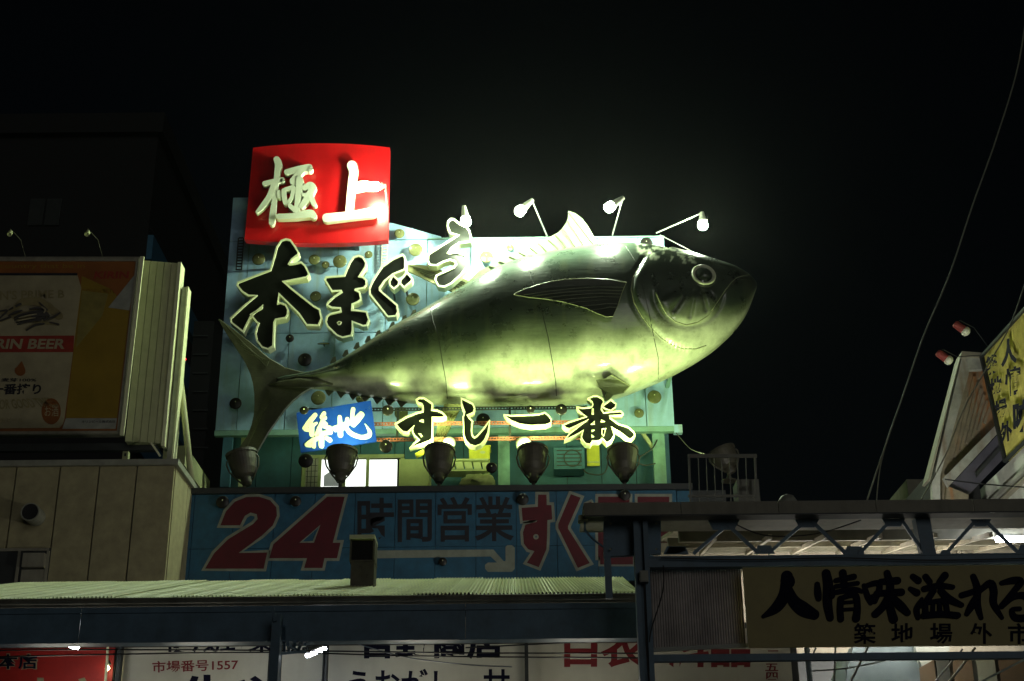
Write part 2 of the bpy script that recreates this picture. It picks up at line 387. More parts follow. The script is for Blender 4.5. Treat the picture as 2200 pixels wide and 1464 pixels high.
t = letter('ma', 'black looped kana letter between the big kanji and the hooked letter', [[(1520,320),(1560,335),(1592,395),(1590,430),(1550,490),(1510,550),(1560,560),(1595,590),(1595,640),(1570,665),(1480,680),(1468,700),(1520,725),(1535,800),(1500,825),(1440,850),(1432,930),(1500,935),(1600,950),(1625,1030),(1600,1085),(1570,1090),(1440,1040),(1440,1150),(1430,1200),(1340,1220),(1280,1195),(1180,1100),(1160,1050),(1170,1000),(1200,975),(1330,945),(1320,890),(1220,885),(1175,860),(1180,845),(1250,780),(1340,720),(1325,695),(1225,700),(1150,580),(1160,560),(1365,545),(1390,480),(1430,390),(1470,335)]], AT, YL, [[(1300,1045),(1325,1055),(1315,1085),(1290,1088),(1272,1065)]], group=G1)
stand(t, [(745,600),(735,700)])
t = letter('gu', 'black angle-shaped kana letter with two small dots beside its bend', [[(2010,310),(2030,340),(2030,440),(2025,460),(1900,510),(1800,590),(1745,670),(1745,700),(1800,750),(1940,870),(1950,940),(1930,980),(1850,985),(1760,870),(1655,740),(1650,680),(1690,590),(1790,440),(1900,360)],
 [(1905,545),(1965,600),(1955,640),(1915,670),(1880,640),(1875,600)],[(2060,515),(2110,570),(2100,595),(2030,655),(1995,620),(2000,580)]], AT, YL, group=G1)
stand(t, [(820,630),(845,570),(842,610),(870,605)])
t = letter('ro', 'black zigzag kana letter rising above the signboard edge under a lamp', [[(670,300),(675,255),(700,230),(730,232),(790,280),(870,315),(905,365),(918,430),(918,478),(800,488),(700,550),(650,620),(690,632),(760,620),(850,650),(885,710),(872,780),(800,870),(700,960),(620,1000),(560,990),(525,925),(540,885),(640,840),(740,795),(772,745),(750,705),(690,685),(600,712),(530,750),(460,745),(440,700),(445,635),(560,560),(800,405),(700,380)]], ((840,430), 5.424), YL, group=G1)
stand(t, [(940,560),(985,590)])

# lower row, on three slotted rails
YW = 22.15; ET = ((840,830), 9.15); FT = ((1080,830), 6.875)
G2 = 'black brush letters of the lower row on slotted rails'
letter('su', 'black kana letter with thick white rim beside the blue sign', [[(520,270),(560,240),(640,240),(700,280),(800,350),(790,475),(900,485),(1000,530),(1045,580),(1000,600),(800,600),(795,1030),(760,1060),(650,1100),(400,1190),(480,1120),(570,1050),(550,1030),(480,970),(440,900),(430,830),(460,765),(320,890),(240,880),(180,830),(110,740),(300,620),(500,540),(640,500),(645,440),(640,380),(610,330),(545,310)]], ET, YW, [[(555,680),(620,648),(645,660),(642,705)],[(535,925),(590,930),(618,970),(597,998)]], w=3.2, group=G2)
letter('shi', 'black hook-shaped kana letter, second in the lower row', [[(1395,255),(1480,290),(1600,350),(1630,430),(1615,500),(1560,532),(1485,560),(1540,640),(1590,690),(1575,760),(1570,880),(1590,980),(1640,1025),(1700,990),(1850,820),(1930,690),(1895,900),(1830,1050),(1760,1130),(1660,1165),(1560,1140),(1480,1060),(1440,940),(1440,740),(1430,600),(1450,550),(1460,500),(1420,400),(1400,330)]], ET, YW, w=2.8, group=G2)
letter('ichi', 'black single-stroke dash letter between the hook letter and the last kanji', [[(35,425),(120,440),(400,430),(540,420),(620,395),(670,430),(710,490),(705,530),(640,560),(410,575),(250,550),(130,500),(60,450)]], FT, YW, w=2.3, group=G2)
letter('ban', 'black many-stroked kanji at the right end of the lower row', [[(1275,180),(1340,150),(1400,150),(1470,190),(1485,230),(1455,290),(1450,345),(1490,400),(1600,385),(1740,375),(1765,400),(1750,415),(1570,430),(1580,470),(1700,560),(1850,610),(1930,680),(1945,720),(1900,770),(1860,770),(1750,680),(1600,590),(1620,650),(1640,720),(1600,790),(1540,830),(1500,790),(1470,760),(1420,800),(1320,800),(1290,850),(1230,840),(1180,780),(1170,740),(1200,640),(1080,710),(930,780),(1000,700),(1270,485),(1240,500),(990,620),(940,610),(905,575),(1000,530),(1250,450),(1180,400),(1130,350),(1110,310),(1180,330),(1320,315),(1340,270),(1330,230)],
 [(1480,295),(1600,205),(1665,260),(1660,300),(1600,350),(1530,330)]], FT, YW, [[(1320,330),(1345,330),(1345,410),(1315,410)],[(1300,560),(1360,510),(1360,560)],[(1455,490),(1510,520),(1450,525)],[(1310,645),(1360,645),(1320,670)],[(1310,710),(1350,745),(1315,750)],[(1465,625),(1530,620),(1490,750),(1460,700)]], w=2.3, group=G2)
for y, xa, xb, lab, mm in ((881, 655, 1262, 'top slotted steel rail running just under the tuna belly', 'dull'), (911, 800, 1262, 'middle slotted rail with orange paint behind the lower letters', 'orange'), (945, 790, 1300, 'lowest orange slotted rail above the floodlights', 'orange')):
    Y = YW + .24; a, b_ = P(xa, y, Y), P(xb, y, Y); z = a.z; h = .028
    b = MB().box((a.x, Y, z-h), (b_.x, Y+.03, z-h+.014)).box((a.x, Y, z+h-.014), (b_.x, Y+.03, z+h))
    x = a.x
    while x < b_.x - .03: b.box((x, Y+.002, z-h+.0141), (x+.022, Y+.028, z+h-.0141)); x += .052
    r = b.out('slotted_rail', M[mm]); tag(r, lab, 'rail', 'slotted rails behind the lower letters')
b = MB()
for x in (855, 1095, 1245):
    a, c = P(x, 876, YW+.28), P(x, 950, YW+.28)
    b = MB().box((a.x-.02, YW+.272, c.z), (a.x+.02, YW+.31, a.z))
    r = b.out('rail_support', M['dull']); tag(r, {855:'thin dark upright behind the first kana of the lower row',1095:'thin dark upright left of the dash letter',1245:'thin dark upright left of the last kanji'}[x], 'bracket', 'uprights holding the slotted rails')

# blue sign
YBl = 22.2
bs = thing('blue_sign', 'tilted bright blue sign with white brush characters above the lit window', 'sign', P(722, 974, YBl))
bl = T((630,860), 11.579, [(75,310),(1930,10),(2075,1030),(185,1305)])
MB().prism(bl, YBl, .035).out('face_plate', M['blue'], bs)
DT = ((630,860), 11.579)
strokes('painted_character', [[(545,370,110),(420,520,130),(280,700,110)],[(470,640,100),(580,570,60)],[(300,735,90),(430,740,110)],[(450,620,140),(465,860,120)],[(770,320,90),(720,430,130),(790,440,100)],[(740,500,100),(650,700,110),(560,860,60)],[(760,560,110),(800,600,120)],[(860,690,110),(900,760,130)],[(780,660,90),(900,690,110)],[(640,700,110),(680,840,120)],[(720,830,110),(920,790,120)],[(310,1100,60),(500,990,110),(720,900,110)],[(700,860,130),(700,1130,130)],[(820,940,90),(910,990,110)],[(520,1020,80),(510,1150,100)],[(330,1120,90),(420,1120,100)]], YBl-.004, .003, M['white'], bs, DT)
strokes('painted_character', [[(1155,420,100),(1170,650,120),(1175,870,130)],[(1020,700,110),(1300,600,120),(1480,520,100),(1690,340,120)],[(1490,230,110),(1470,400,100),(1480,600,110)],[(1345,470,100),(1330,680,100),(1440,830,110),(1680,920,100),(1870,890,120),(1900,780,90),(1785,590,15)],[(1710,360,120),(1620,500,100),(1500,620,100)],[(1050,740,100),(1250,700,90)]], YBl-.004, .003, M['white'], bs, DT)
b = MB()
for x, y in ((714,877),(793,876),(787,950)):
    q = P(x, y, YBl-.002); b.lathe([(0,-.004),(.014,-.002),(.014,0)], Matrix.Translation(q) @ Matrix.Rotation(R(90), 4, 'X'), 8)
b.out('bolt', M['cream'], bs)

# ------------------------------------------------------------------ round discs (bubbles)
def dome(px, py, r, Y, m, label, grp, tilt=0, back=YB):
    if 23 < Y: Y = YB-.13-.05*(r > 13)
    c = P(px, py, Y); s = (P(px+r, py, Y) - c).length
    t = thing('bubble_disc', label, 'disc', c, grp)
    Mx = Matrix.Translation(c) @ Matrix.Rotation(R(90+tilt), 4, 'X')
    d = MB().lathe([(0, s*.15), (s*.3, s*.14), (s*.6, s*.11), (s*.85, s*.05), (s, 0), (s*.99, -.015), (0, -.02)], Mx, 28).out('dome', M[m], t, smooth=True)
    MB().lathe([(0, s*.14+.016), (.010, s*.14+.010), (.011, s*.1)], Matrix.Translation((0,0,s*.25)) @ Mx, 8).out('bolt', M['cream'], t)
    MB().tube([c + Vector((0, .02, 0)), Vector((c.x, back - .001, c.z))], .012, 6).out('stem', M['dull'], t)
DG, DK, DN = 'olive bubble discs on the pale blue signboard', 'dark bubble discs near the lower letters', 'dim discs on the numbered band'
for d in ((555.5,557,14,23.75,'bubble','olive disc at the shadow left of the huge kanji',DG),(675,558,12,23.78,'bubble','olive disc right of the huge kanji top',DG),
 (699.5,569,8.5,23.8,'bubble','small olive disc, lowest of the three under the red sign',DG),(730,562,15,23.78,'bubble','large streaked disc above the looped kana letter',DG),
 (792,547,8.5,23.85,'bubble','small pale disc right of the looped kana top',DG),(858,502,11,23.85,'bubble','disc in the sloping corner beside the red sign',DG),
 (893,537,15,23.8,'bubble','large pale disc above the angle-shaped letter',DG),(678,637,12,23.78,'bubble','brownish disc between the huge kanji and the looped letter',DG),
 (622.5,727,9,23.75,'bubblek','small dark disc below right of the huge kanji foot',DG),(887,643,15,23.78,'bubble','large disc right of the angle-shaped letter above the tuna back',DG),
 (655,773,15,23.7,'bubblek','large dark disc just above the narrow tail root',DG),(506,867,13,23.7,'bubblek','dark disc alone left of the tail fin',DG),
 (684,855,16,23.6,'bubble','large olive disc under the tail root above the blue sign',DG),(774,857,9.5,23.7,'bubble','olive disc half hidden by the top of the blue sign',DG),
 (862,888,14.5,23.6,'bubble','olive disc left of the first kana of the lower row',DG),(1038,902,15,23.3,'bubblek','dark disc inside the hook letter',DG),
 (1373,888,10.5,23.7,'bubble','small olive disc right of the last kanji',DG),(1406,853,15,23.7,'bubble','large olive disc under the belly at the signboard right end',DG),
 (1045,552,14,23.8,'bubble','disc right of the zigzag letter in the lamp glare',DG),(1096,532,7.5,23.85,'bubble','smallest disc at the signboard top near the dorsal fin',DG),
 (1389,523,14,23.8,'bubblek','dark disc half hidden behind the tuna head top',DG),
 (653,882,9.5,22.2,'bubblek','black disc over the upper left corner of the blue sign',DK),(833,882,12.5,22.2,'bubblek','black disc on the top rail right of the blue sign',DK),
 (829,959,14.5,22.1,'bubblek','dark disc above the window, left of the second floodlight',DK),(657,990,16,22.1,'bubblek','big dark disc at the left edge of the window',DK),
 (1140,880,9,22.1,'bubblek','black disc on the top rail above the dash letter',DK),(1206,880,12.5,22.1,'bubblek','larger black disc on the top rail left of the last kanji',DK),
 (1056,1005,12,22.1,'bubblek','dark disc at the right end of the shelf',DK)):
    dome(*d, back=YB if d[3] > 23 else 22.41)
q = dome(695,738,13,23.8,'bubble','flat-hanging olive disc seen edge-on below the looped letter', DG, tilt=-62)
for x, y, r, Y, lab in ((965,952,14,22.3,'pale round globe behind the second floodlight beside the first kana'),(1125,955,17,22.3,'larger pale globe left of the fourth floodlight')):
    c = P(x, y, Y); s = (P(x+r, y, Y)-c).length
    t = thing('round_globe', lab, 'globe', c, 'pale globes behind the floodlights')
    MB().lathe([(s*math.sin(R(a)), -s*math.cos(R(a))) for a in range(0, 181, 12)], Matrix.Translation(c), 24).out('globe', M['ball'], t, smooth=True)
    MB().tube([c+Vector((0,s*.9,0)), c+Vector((0,s+.3,-.05))], .015, 6).out('stem', M['dull'], t)

# ------------------------------------------------------------------ the tuna
YF = 22.95
TOP = [(596,812),(610,808),(640,803),(652,801),(670,797),(698,791),(756,758),(813,720),(856,694),(888,677),(942,646),(1024,601),(1061,580),(1117,558),(1180,545),(1270,530),(1340,525),(1406,529),(1451,538),(1511,553),(1571,571),(1600,585),(1613,595),(1622,606),(1625.5,613)]
BOT = [(596,834),(610,834),(640,835),(670,836),(698,838),(727,843),(784,853),(842,862),(888,868),(960,872),(1024,874),(1120,877),(1200,875),(1270,867),(1324,857),(1360,843),(1402,826),(1421,818),(1481,786),(1526,757),(1571,717),(1601,678),(1617,640),(1624,622),(1625.5,614)]
def interp(L, x):
    for a, b in zip(L, L[1:]):
        if a[0] <= x <= b[0]: return a[1] + (b[1]-a[1])*(x-a[0])/(b[0]-a[0])
    return L[-1][1]
tuna = thing('giant_tuna', 'giant glossy bluefin tuna sculpture mounted across the signboard', 'tuna sculpture', P(1110, 875, YF))
NX, NR = 300, 128
GLX = [(540,1400),(552,1385),(577,1371),(598,1359),(622,1356),(650,1362),(680,1379),(707,1400),(728,1421),(743,1445),(750,1469),(753,1490),(760,1530),(900,1530)]
def gillx(y):
    if y < 545: return 1400 + (545-y)*3
    for a, b_ in zip(GLX, GLX[1:]):
        if a[0] <= y <= b_[0]: return a[1] + (b_[1]-a[1])*(y-a[0])/(b_[0]-a[0])
    return 1530
def sst(a, b, x):
    if a > b: return 1 - sst(b, a, x)
    t = max(0, min(1, (x-a)/(b-a))); return t*t*(3-2*t)
xsn = [596 + (1625.5-596)*(1-(1-i/(NX-1))**1.35) for i in range(NX)]
tt = [interp(TOP, x) for x in xsn]; bb = [interp(BOT, x) for x in xsn]
def sm(a, k=6):
    return [sum(a[max(0,i-k):i+k+1])/len(a[max(0,i-k):i+k+1]) if 3 < i < NX-15 else a[i] for i in range(len(a))]
tt, bb = sm(tt), sm(bb)
V = []; cols = []
for i, x in enumerate(xsn):
    ym = (tt[i]+bb[i])/2; zt, zb = P(x, tt[i], YF).z, P(x, bb[i], YF).z
    xw = P(x, ym, YF).x; B = (zt-zb)/2; zc = (zt+zb)/2
    ar = .60 + .22*(1-sst(640, 1000, x)); a = B*ar; b = B/math.sqrt(1+ar*ar*.17)
    for k in range(NR):
        th = 2*math.pi*k/NR; c, s = math.cos(th), math.sin(th)
        # deeper shoulders, a fuller jaw line
        yy = YF - a*math.copysign(abs(c)**.9, c)
        zz = zc + b*s
        yk = 0
        if x < 760: yk = .10*math.exp(-(s/.22)**2)*sst(600,640,x)*(1-sst(690,770,x)); yy -= math.copysign(yk, c)
        xx = P(x, 732, YF).x if False else xw
        if x > 1330 and c > 0:    # cheek relief: gill cover proud of the shoulder, cheek plate with folds
            X_, py = proj((xx, yy, zz))
            gx = gillx(py); rel = .055*sst(0, 9, X_-gx) - .03*math.exp(-((X_-gx+3)/4)**2)
            if py > 760: rel *= sst(785, 760, py)
            dx, dy = (X_-1478)/70, (py-628)/70; rr_ = math.hypot(dx, dy)
            if py > 618:
                rel += .05*sst(1.02, .9, rr_)*sst(618, 650, py) - .03*math.exp(-((rr_-1.08)/.06)**2)*sst(618,650,py)
                if rr_ < .95:
                    an = math.atan2(py-596, X_-1500); rel -= .04*max(0, math.sin(an*15))**2*sst(.1,.4,rr_)*sst(.95,.8,rr_)*sst(618,640,py)
            yy -= rel*min(1, c*3)
        V.append(Vector((xx, yy, zz)))
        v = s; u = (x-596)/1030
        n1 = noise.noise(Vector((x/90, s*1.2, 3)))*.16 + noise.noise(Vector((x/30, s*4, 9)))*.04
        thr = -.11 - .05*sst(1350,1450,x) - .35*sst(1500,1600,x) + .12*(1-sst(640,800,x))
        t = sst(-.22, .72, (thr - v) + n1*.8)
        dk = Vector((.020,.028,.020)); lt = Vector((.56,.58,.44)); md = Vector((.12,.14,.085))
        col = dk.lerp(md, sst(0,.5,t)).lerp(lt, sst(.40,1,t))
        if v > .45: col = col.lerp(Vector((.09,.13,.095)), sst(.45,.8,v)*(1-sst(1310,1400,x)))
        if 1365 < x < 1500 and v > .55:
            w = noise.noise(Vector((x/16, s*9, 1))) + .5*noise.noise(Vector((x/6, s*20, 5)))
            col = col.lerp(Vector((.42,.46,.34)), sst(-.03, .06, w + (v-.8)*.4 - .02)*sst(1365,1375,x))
        cols.append(col)
F = []
for i in range(NX-1):
    for k in range(NR): F.append((i*NR+k, (i+1)*NR+k, (i+1)*NR+(k+1)%NR, i*NR+(k+1)%NR))
F.append(tuple(range(NR))); F.append(tuple((NX-1)*NR+k for k in range(NR))[::-1])
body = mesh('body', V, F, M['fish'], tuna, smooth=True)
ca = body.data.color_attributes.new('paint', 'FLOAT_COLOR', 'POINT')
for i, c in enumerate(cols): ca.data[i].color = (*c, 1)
bvh = BVHTree.FromPolygons(V, F)
def hit(px, py, off=.0):
    d = ray(px, py).normalized(); h = bvh.ray_cast(CAM, d)
    if h[0] is None:
        h = bvh.find_nearest(P(px, py, YF))
        return h[0] - d*off
    return h[0] - d*off
def stube(name, pts, r, m, off=.004, k=4, par=tuna):
    o = []
    for a, b in zip(pts, pts[1:]):
        for t in range(k): o.append(hit(a[0]+(b[0]-a[0])*t/k, a[1]+(b[1]-a[1])*t/k, off))
    o.append(hit(*pts[-1], off))
    return MB().tube(o, r, 6).out(name, M[m], par, smooth=True)
IT = ((1000,400), 3.327)
# seams where the shell sections join
for pts in ([(924,658),(930,690),(941,720),(950,775),(958,818),(962,868)],
 T(*IT,[(420,530),(485,700),(540,880),(590,1080),(620,1250),(645,1400),(650,1500)]),
 T(*IT,[(1140,425),(1180,480),(1230,560)]), T(*IT,[(1260,700),(1310,900),(1350,1100),(1378,1230),(1378,1380)])):
    stube('seam', pts, .006, 'seam', 0)
stube('seam', [(668,800),(672,812),(676,834)], .006, 'seam', 0)
# tail keel highlight is modelled in the body; gill cover, cheek plate and mouth are raised ridges
gill = T(*IT,[(1280,545),(1235,590),(1195,660),(1185,740),(1205,830),(1260,930),(1330,1020),(1400,1090),(1480,1140),(1560,1165),(1650,1165),(1720,1140)])
stube('gill_cover', gill, .009, 'edge', .004, 8)
chk = T(*IT,[(1360,760),(1400,850),(1440,920),(1500,970),(1580,995),(1660,975),(1730,930),(1780,880)])
stube('cheek_ridge', chk, .012, 'edge', 0, 4)
stube('mouth_line', T(*IT,[(1760,890),(1820,800),(1860,740),(1900,690),(1940,655),(1990,640),(2030,635)]), .007, 'edge', 0)
stube('mouth_line', T(*IT,[(1775,880),(1830,800),(1875,740),(1920,690),(1960,665),(2040,660)]), .009, 'seam', .0)
# eye
ec = hit(*T(*IT,[(1702,638)])[0], .03); en = Vector((.12,-1,.16)).normalized()
q = en.to_track_quat('Z', 'Y').to_matrix().to_4x4()
s = .212
eye = MB().lathe([(s*1.04,-.07),(s*1.02,.02),(s*.93,.045),(s*.80,.03),(s*.72,.018)], Matrix.Translation(ec) @ q @ Matrix.Diagonal((1,1,1,1)), 36).out('eye', M['eyew'], tuna, smooth=True)
MB().lathe([(s*.74,.016),(s*.6,.05),(s*.4,.075),(s*.2,.088),(0,.092)], Matrix.Translation(ec) @ q, 32).out('pupil', M['eyeb'], eye, smooth=True)
MB().lathe([(s*1.0,.0),(s*1.05,.02),(s*1.09,-.01),(s*1.09,-.08)], Matrix.Translation(ec) @ q, 32).out('eyelid', M['seam'], eye, smooth=True)
# pectoral fin: a slab standing off the flank with rays
pf = T(*IT,[(345,775),(420,738),(500,712),(600,685),(700,670),(800,663),(900,661),(1030,668),(1150,690),(1120,760),(1090,850),(1055,932),(1005,935),(930,905),(860,872),(780,850),(700,828),(620,815),(560,806),(450,795)])
def fin_on(name, pts, offf, th, m, par=tuna, inner=None):
    n = len(pts); fr = [hit(x, y, offf(x, y)) for x, y in pts]
    cx, cy = sum(p[0] for p in pts)/n, sum(p[1] for p in pts)/n
    tri = tessellate_polygon([[Vector((x, y, 0)) for x, y in pts]])
    Vv = fr + [v + Vector((0, th, 0)) for v in fr]; Ff = [tuple(t) for t in tri] + [tuple(n+i for i in reversed(t)) for t in tri]
    for i in range(n): Ff.append((i, (i+1)%n, n+(i+1)%n, n+i))
    return mesh(name, Vv, Ff, m, par), fr
def po(x, y): return .05 + .16*sst(640, 690, y) + .04*sst(1300,1150,x)
pfin, fr = fin_on('pectoral_fin', pf, po, .035, M['pfin'])
MB().tube(fr[:9], .008, 6).out('fin_edge', M['edge'], pfin); MB().tube(fr[11:] + fr[:1], .006, 6).out('fin_edge', M['edge'], pfin)
MB().tube(fr[8:12], .005, 6).out('fin_edge', M['edge'], pfin)
for k in range(7):
    f = (k+1)/8; a = T(*IT,[(1140-70*f, 700+190*f)])[0]; b_ = T(*IT,[(380+590*f**1.3, 772+150*f**1.6)])[0]; mid = ((a[0]+b_[0])/2, (a[1]+b_[1])/2-7*(1-f))
    o = [hit(x, y, po(x, y)+.006) for x, y in (a, ((a[0]+mid[0])/2,(a[1]+mid[1])/2-2), mid, ((b_[0]+mid[0])/2,(b_[1]+mid[1])/2-1), b_)]
    MB().tube(o, .007, 5).out('fin_ray', M['fin'], pfin)
# dorsal fins, caudal fin, anal and pelvic fins, finlets
def plate(name, pts, Y, th, m, par=tuna): return MB().prism(pts, Y-th/2, th).out(name, M[m], par)
def rays(par, m, segs, Y, r=.012):
    for a, b_ in segs:
        MB().tube([P(*a, Y), P((a[0]+b_[0])/2, (a[1]+b_[1])/2-1.0, Y), P(*b_, Y)], r, 5).out('fin_ray', M[m], par)
df = T(*IT,[(735,185),(780,200),(830,240),(868,290),(900,345),(935,410),(950,440),(900,460),(750,475),(600,500),(450,545),(300,600),(180,650),(60,700),(10,690),(100,600),(200,560),(300,505),(400,462),(470,425),(520,405),(570,385),(620,355),(660,335),(690,305),(715,270),(732,235)])
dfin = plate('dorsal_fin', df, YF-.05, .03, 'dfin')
rays(dfin, 'fin', [((b[0]-.5,b[1]),(a[0],a[1])) for a, b in zip(T(*IT,[(735,190),(728,250),(690,310),(640,350),(590,385),(520,410),(460,440),(380,475),(310,505),(240,540),(170,575)]), T(*IT,[(920,420),(860,440),(800,450),(740,465),(680,470),(600,490),(540,510),(480,530),(410,550),(330,580),(260,610)]))], YF-.07, .016)
MB().tube([P(x, y, YF-.05) for x, y in df[:6]], .02, 6).out('fin_edge', M['dfin'], dfin)
sf = plate('second_dorsal_fin', [(875,569),(900,569),(925,573),(960,585),(1010,604),(1000,622),(975,628),(950,618),(925,606),(895,591),(876,583)], YF+.62, .04, 'gold')
rays(sf, 'fin', [((1000,608),(880,571)),((997,611),(888,575)),((993,614),(895,580)),((987,617),(903,586)),((980,620),(912,592))], YF+.59, .013)
Z3 = ((440,640), 3.485)
tf = T(*Z3,[(105,165),(200,235),(350,350),(480,460),(600,530),(680,553),(745,565),(800,600),(800,668),(720,715),(660,765),(590,840),(470,1010),(400,1130),(350,1230),(280,1290),(235,1250),(240,1150),(320,1030),(350,950),(366,880),(372,800),(370,720),(360,640),(340,570),(300,480),(250,400),(190,310),(130,215)])
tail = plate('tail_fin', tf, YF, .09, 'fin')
MB().tube([P(x, y, YF-.02) for x, y in tf[:7]], [.02]*7, 6).out('fin_edge', M['fin'], tail)
for k in range(9):
    f = k/8; rays(tail, 'fin', [((573+6*f, 790-2*k),(482+k*7, 695+k*9.5)),((575+10*f,835+2*k),(520+k*5, 985-k*11))] , YF-.047, .010)
kl = T(*Z3,[(470,655),(560,640),(700,628),(800,630),(860,650),(800,668),(700,672),(560,668)])
MB().tube([P(577,828,YF-.06), P(600,826,YF-.12), P(640,823,YF-.18), P(680,823,YF-.18), P(715,826,YF-.16)], [.01,.05,.085,.08,.02], 10).out('keel', M['fin'], tuna, smooth=True)
af = plate('anal_fin', [(955,868),(995,868),(985,885),(962,930),(950,950),(934,948),(940,915)], YF-.35, .04, 'gold')
rays(af, 'gold', [((962+i*8,870),(938+i*4,946)) for i in range(4)], YF-.38, .013)
pv = T(*IT,[(1045,1355),(1110,1360),(1175,1430),(1090,1420),(1000,1395)])
pvl, fr = fin_on('pelvic_fin', T(*IT,[(935,1385),(1000,1375),(1040,1350),(1100,1385),(1175,1428),(1130,1475),(1060,1490),(1030,1520),(990,1540),(1010,1470),(960,1440)]), lambda x, y: .16, .04, M['fin'])
MB().tube(fr[2:6], .014, 6).out('fin_edge', M['edge'], pvl)
fl = MB()
for x, y, s_ in ((888,672,9),(868,684,8),(842,698,9),(812,716,9),(790,728,9),(766,742,9),(742,758,9),(716,773,10)):
    plate('finlet', [(x-7,y+7),(x-1,y-5),(x+5,y-7),(x+7,y+4),(x+2,y+9)], YF+.05, .03, 'fin')
for i in range(7):
    x = 708+i*26; y = interp(BOT, x)+1
    plate('finlet', [(x-12,y-5),(x+13,y-4),(x+4,y+4),(x-2,y+10),(x-6,y+5)], YF+.02, .03, 'fin')
MB().tube([P(1418,505,YB-.1), P(1511,553,22.75)], .009, 5).out('guy_wire', M['lampw'], tuna)
for x, y in ((1440,806),(980,600),(1393,800)):
    MB().box(*wb(x-4, y-4, x+4, y+4, YF+.5, YB-YF-.501)).out('mounting_bracket', M['post'], tuna)
# ------------------------------------------------------------------ gooseneck lamps on the signboard
GG = 'bare bulb lamps on bent arms above the sign'
def goose(bulb, joint, base, Yb, Yj, Ybs, lab, mid=None, bm='bulb'):
    b = P(*bulb, Yb); j = P(*joint, Yj); s = P(*base, Ybs)
    t = thing('gooseneck_lamp', lab, 'lamp', s, GG)
    MB().tube([s] + ([mid] if mid else []) + [j], .013, 8).out('arm', M['lampw'], t)
    d = (j - b); L = d.length; n = d.normalized(); r = .09
    q = n.to_track_quat('Z', 'Y').to_matrix().to_4x4(); Mx = Matrix.Translation(b) @ q
    MB().lathe([(.085, .08), (.07, .12), (.05, L*.8), (.036, L*1.05), (0, L*1.07)], Mx, 16).out('lamp_holder', M['lampw'], t, smooth=True)
    o = MB().lathe([(r*math.sin(R(a)), -r*math.cos(R(a))) for a in range(0, 151, 10)] + [(.036, .075)], Mx, 20).out('bulb', M[bm], t, smooth=True)
goose((806,401), (828,400), (834,480), 22.85, 22.85, 23.9, 'bare bulb lamp glaring in front of the red sign', bm='bulb2')
goose((1001,477), (997,445), (1008,512), 22.7, 22.7, 23.95, 'bare bulb lamp over the top of the zigzag letter')
goose((1117,454), (1143,431), (1175,507), 22.4, 22.45, 23.95, 'bare bulb lamp on the arm left of the dorsal fin')
goose((1309,446), (1338,426), (1316,505), 22.4, 22.45, 23.95, 'bare bulb lamp on the arm right of the dorsal fin')
goose((1510,485), (1508,458), (1410,501), 23.35, 23.35, 23.95, 'bare bulb lamp on the long arm over the tuna head')

# ------------------------------------------------------------------ the terrace behind the floodlights
YT = 21.3; zl = P(950, 1046, YT).z
YWL = 24.6
tw = thing('terrace_wall', 'teal panelled wall under the signboard behind the floodlights', 'wall', (P(950, 1000, YWL).x, YWL, zl))
ztw = P(950, 905, YWL).z; x0 = P(478, 990, YWL).x; x1 = P(1440, 990, YWL).x
xw0, xw1 = P(648, 1010, YWL).x, P(868, 1010, YWL).x; zw1 = P(756, 977, YWL).z
n = 13
for i in range(n):
    a, b_ = x0+(x1-x0)*i/n, x0+(x1-x0)*(i+1)/n
    if b_ <= xw0 or a >= xw1: parts = [(a, b_, zl)]
    else:
        parts = [(max(a, xw0), min(b_, xw1), zw1)]
        if a < xw0: parts.append((a, xw0, zl))
        if b_ > xw1: parts.append((xw1, b_, zl))
    for p in parts: MB().box((p[0]+.006, YWL+random.uniform(0,.006), p[2]), (p[1]-.006, YWL+.06, ztw)).out('wall_panel', M['teal'], tw)
MB().box((x0, YWL+.061, zw1), (x1, YWL+.15, ztw+.1)).out('wall_core', M['dull'], tw)
MB().box((x0, YWL+.061, zl), (xw0, YWL+.15, zw1)).out('wall_core', M['dull'], tw)
MB().box((xw1, YWL+.061, zl), (x1, YWL+.15, zw1)).out('wall_core', M['dull'], tw)
tag(MB().box((x0-.5, YT+.3, zl-.25), (x1+.5, YWL+3, zl-.01)).out('roof_terrace', M['dull']), kind='structure')
# window with lit panes
wn = thing('window', 'wide lit sliding window with yellow-green frame under the blue sign', 'window', P(756, 1046, YWL))
YP = YWL - .03
def fr_(a, b_, c, d): return MB().box(*wb(a, b_, c, d, YP, .05))
for r in ((648,977,868,984),(648,984,656,1046),(860,984,868,1046),(683,984,690,1046),(736,984,743,1046),(786,984,793,1046)):
    fr_(*r).out('frame', M['wframe'], wn)
for r, m in (((656,984,683,1046),'clear'),((690,988,736,1046),'glow'),((743,988,786,1046),'glow'),((793,988,853,1046),'glow')):
    MB().box(*wb(*r, YP+.02, .01)).out('pane', M[m], wn)
MB().prism([(695,1045),(696,1022),(708,1014),(728,1010),(738,1022),(738,1045)], YP+.012, .006).out('curtain', M['glow2'], wn)
b = MB()
for x in (660,668,676): b.box(*wb(x, 986, x+1.2, 1046, YP+.005, .012))
for y in (1000,1012,1024,1036): b.box(*wb(657, y, 682, y+1, YP+.0, .006))
b.out('security_grille', M['dull'], wn)
tag(bx('cabinet', (857,987,922,1046), YWL-.5, .45, M['cab']), 'plain beige-green cabinet right of the lit window', 'cabinet')
t = thing('steel_post', 'broad pale green post right of the shelf', 'post', P(1082,1046,24.1), 'pale green posts under the signboard')
MB().box(*wb(1070,920,1095,1046,24.1,.12)).out('column', M['post'], t); MB().box(*wb(1067,920,1098,927,24.05,.2)).out('cap_plate', M['post'], t)
t = thing('steel_post', 'broad pale green post at the far right of the terrace', 'post', P(1418,1046,24.1), 'pale green posts under the signboard')
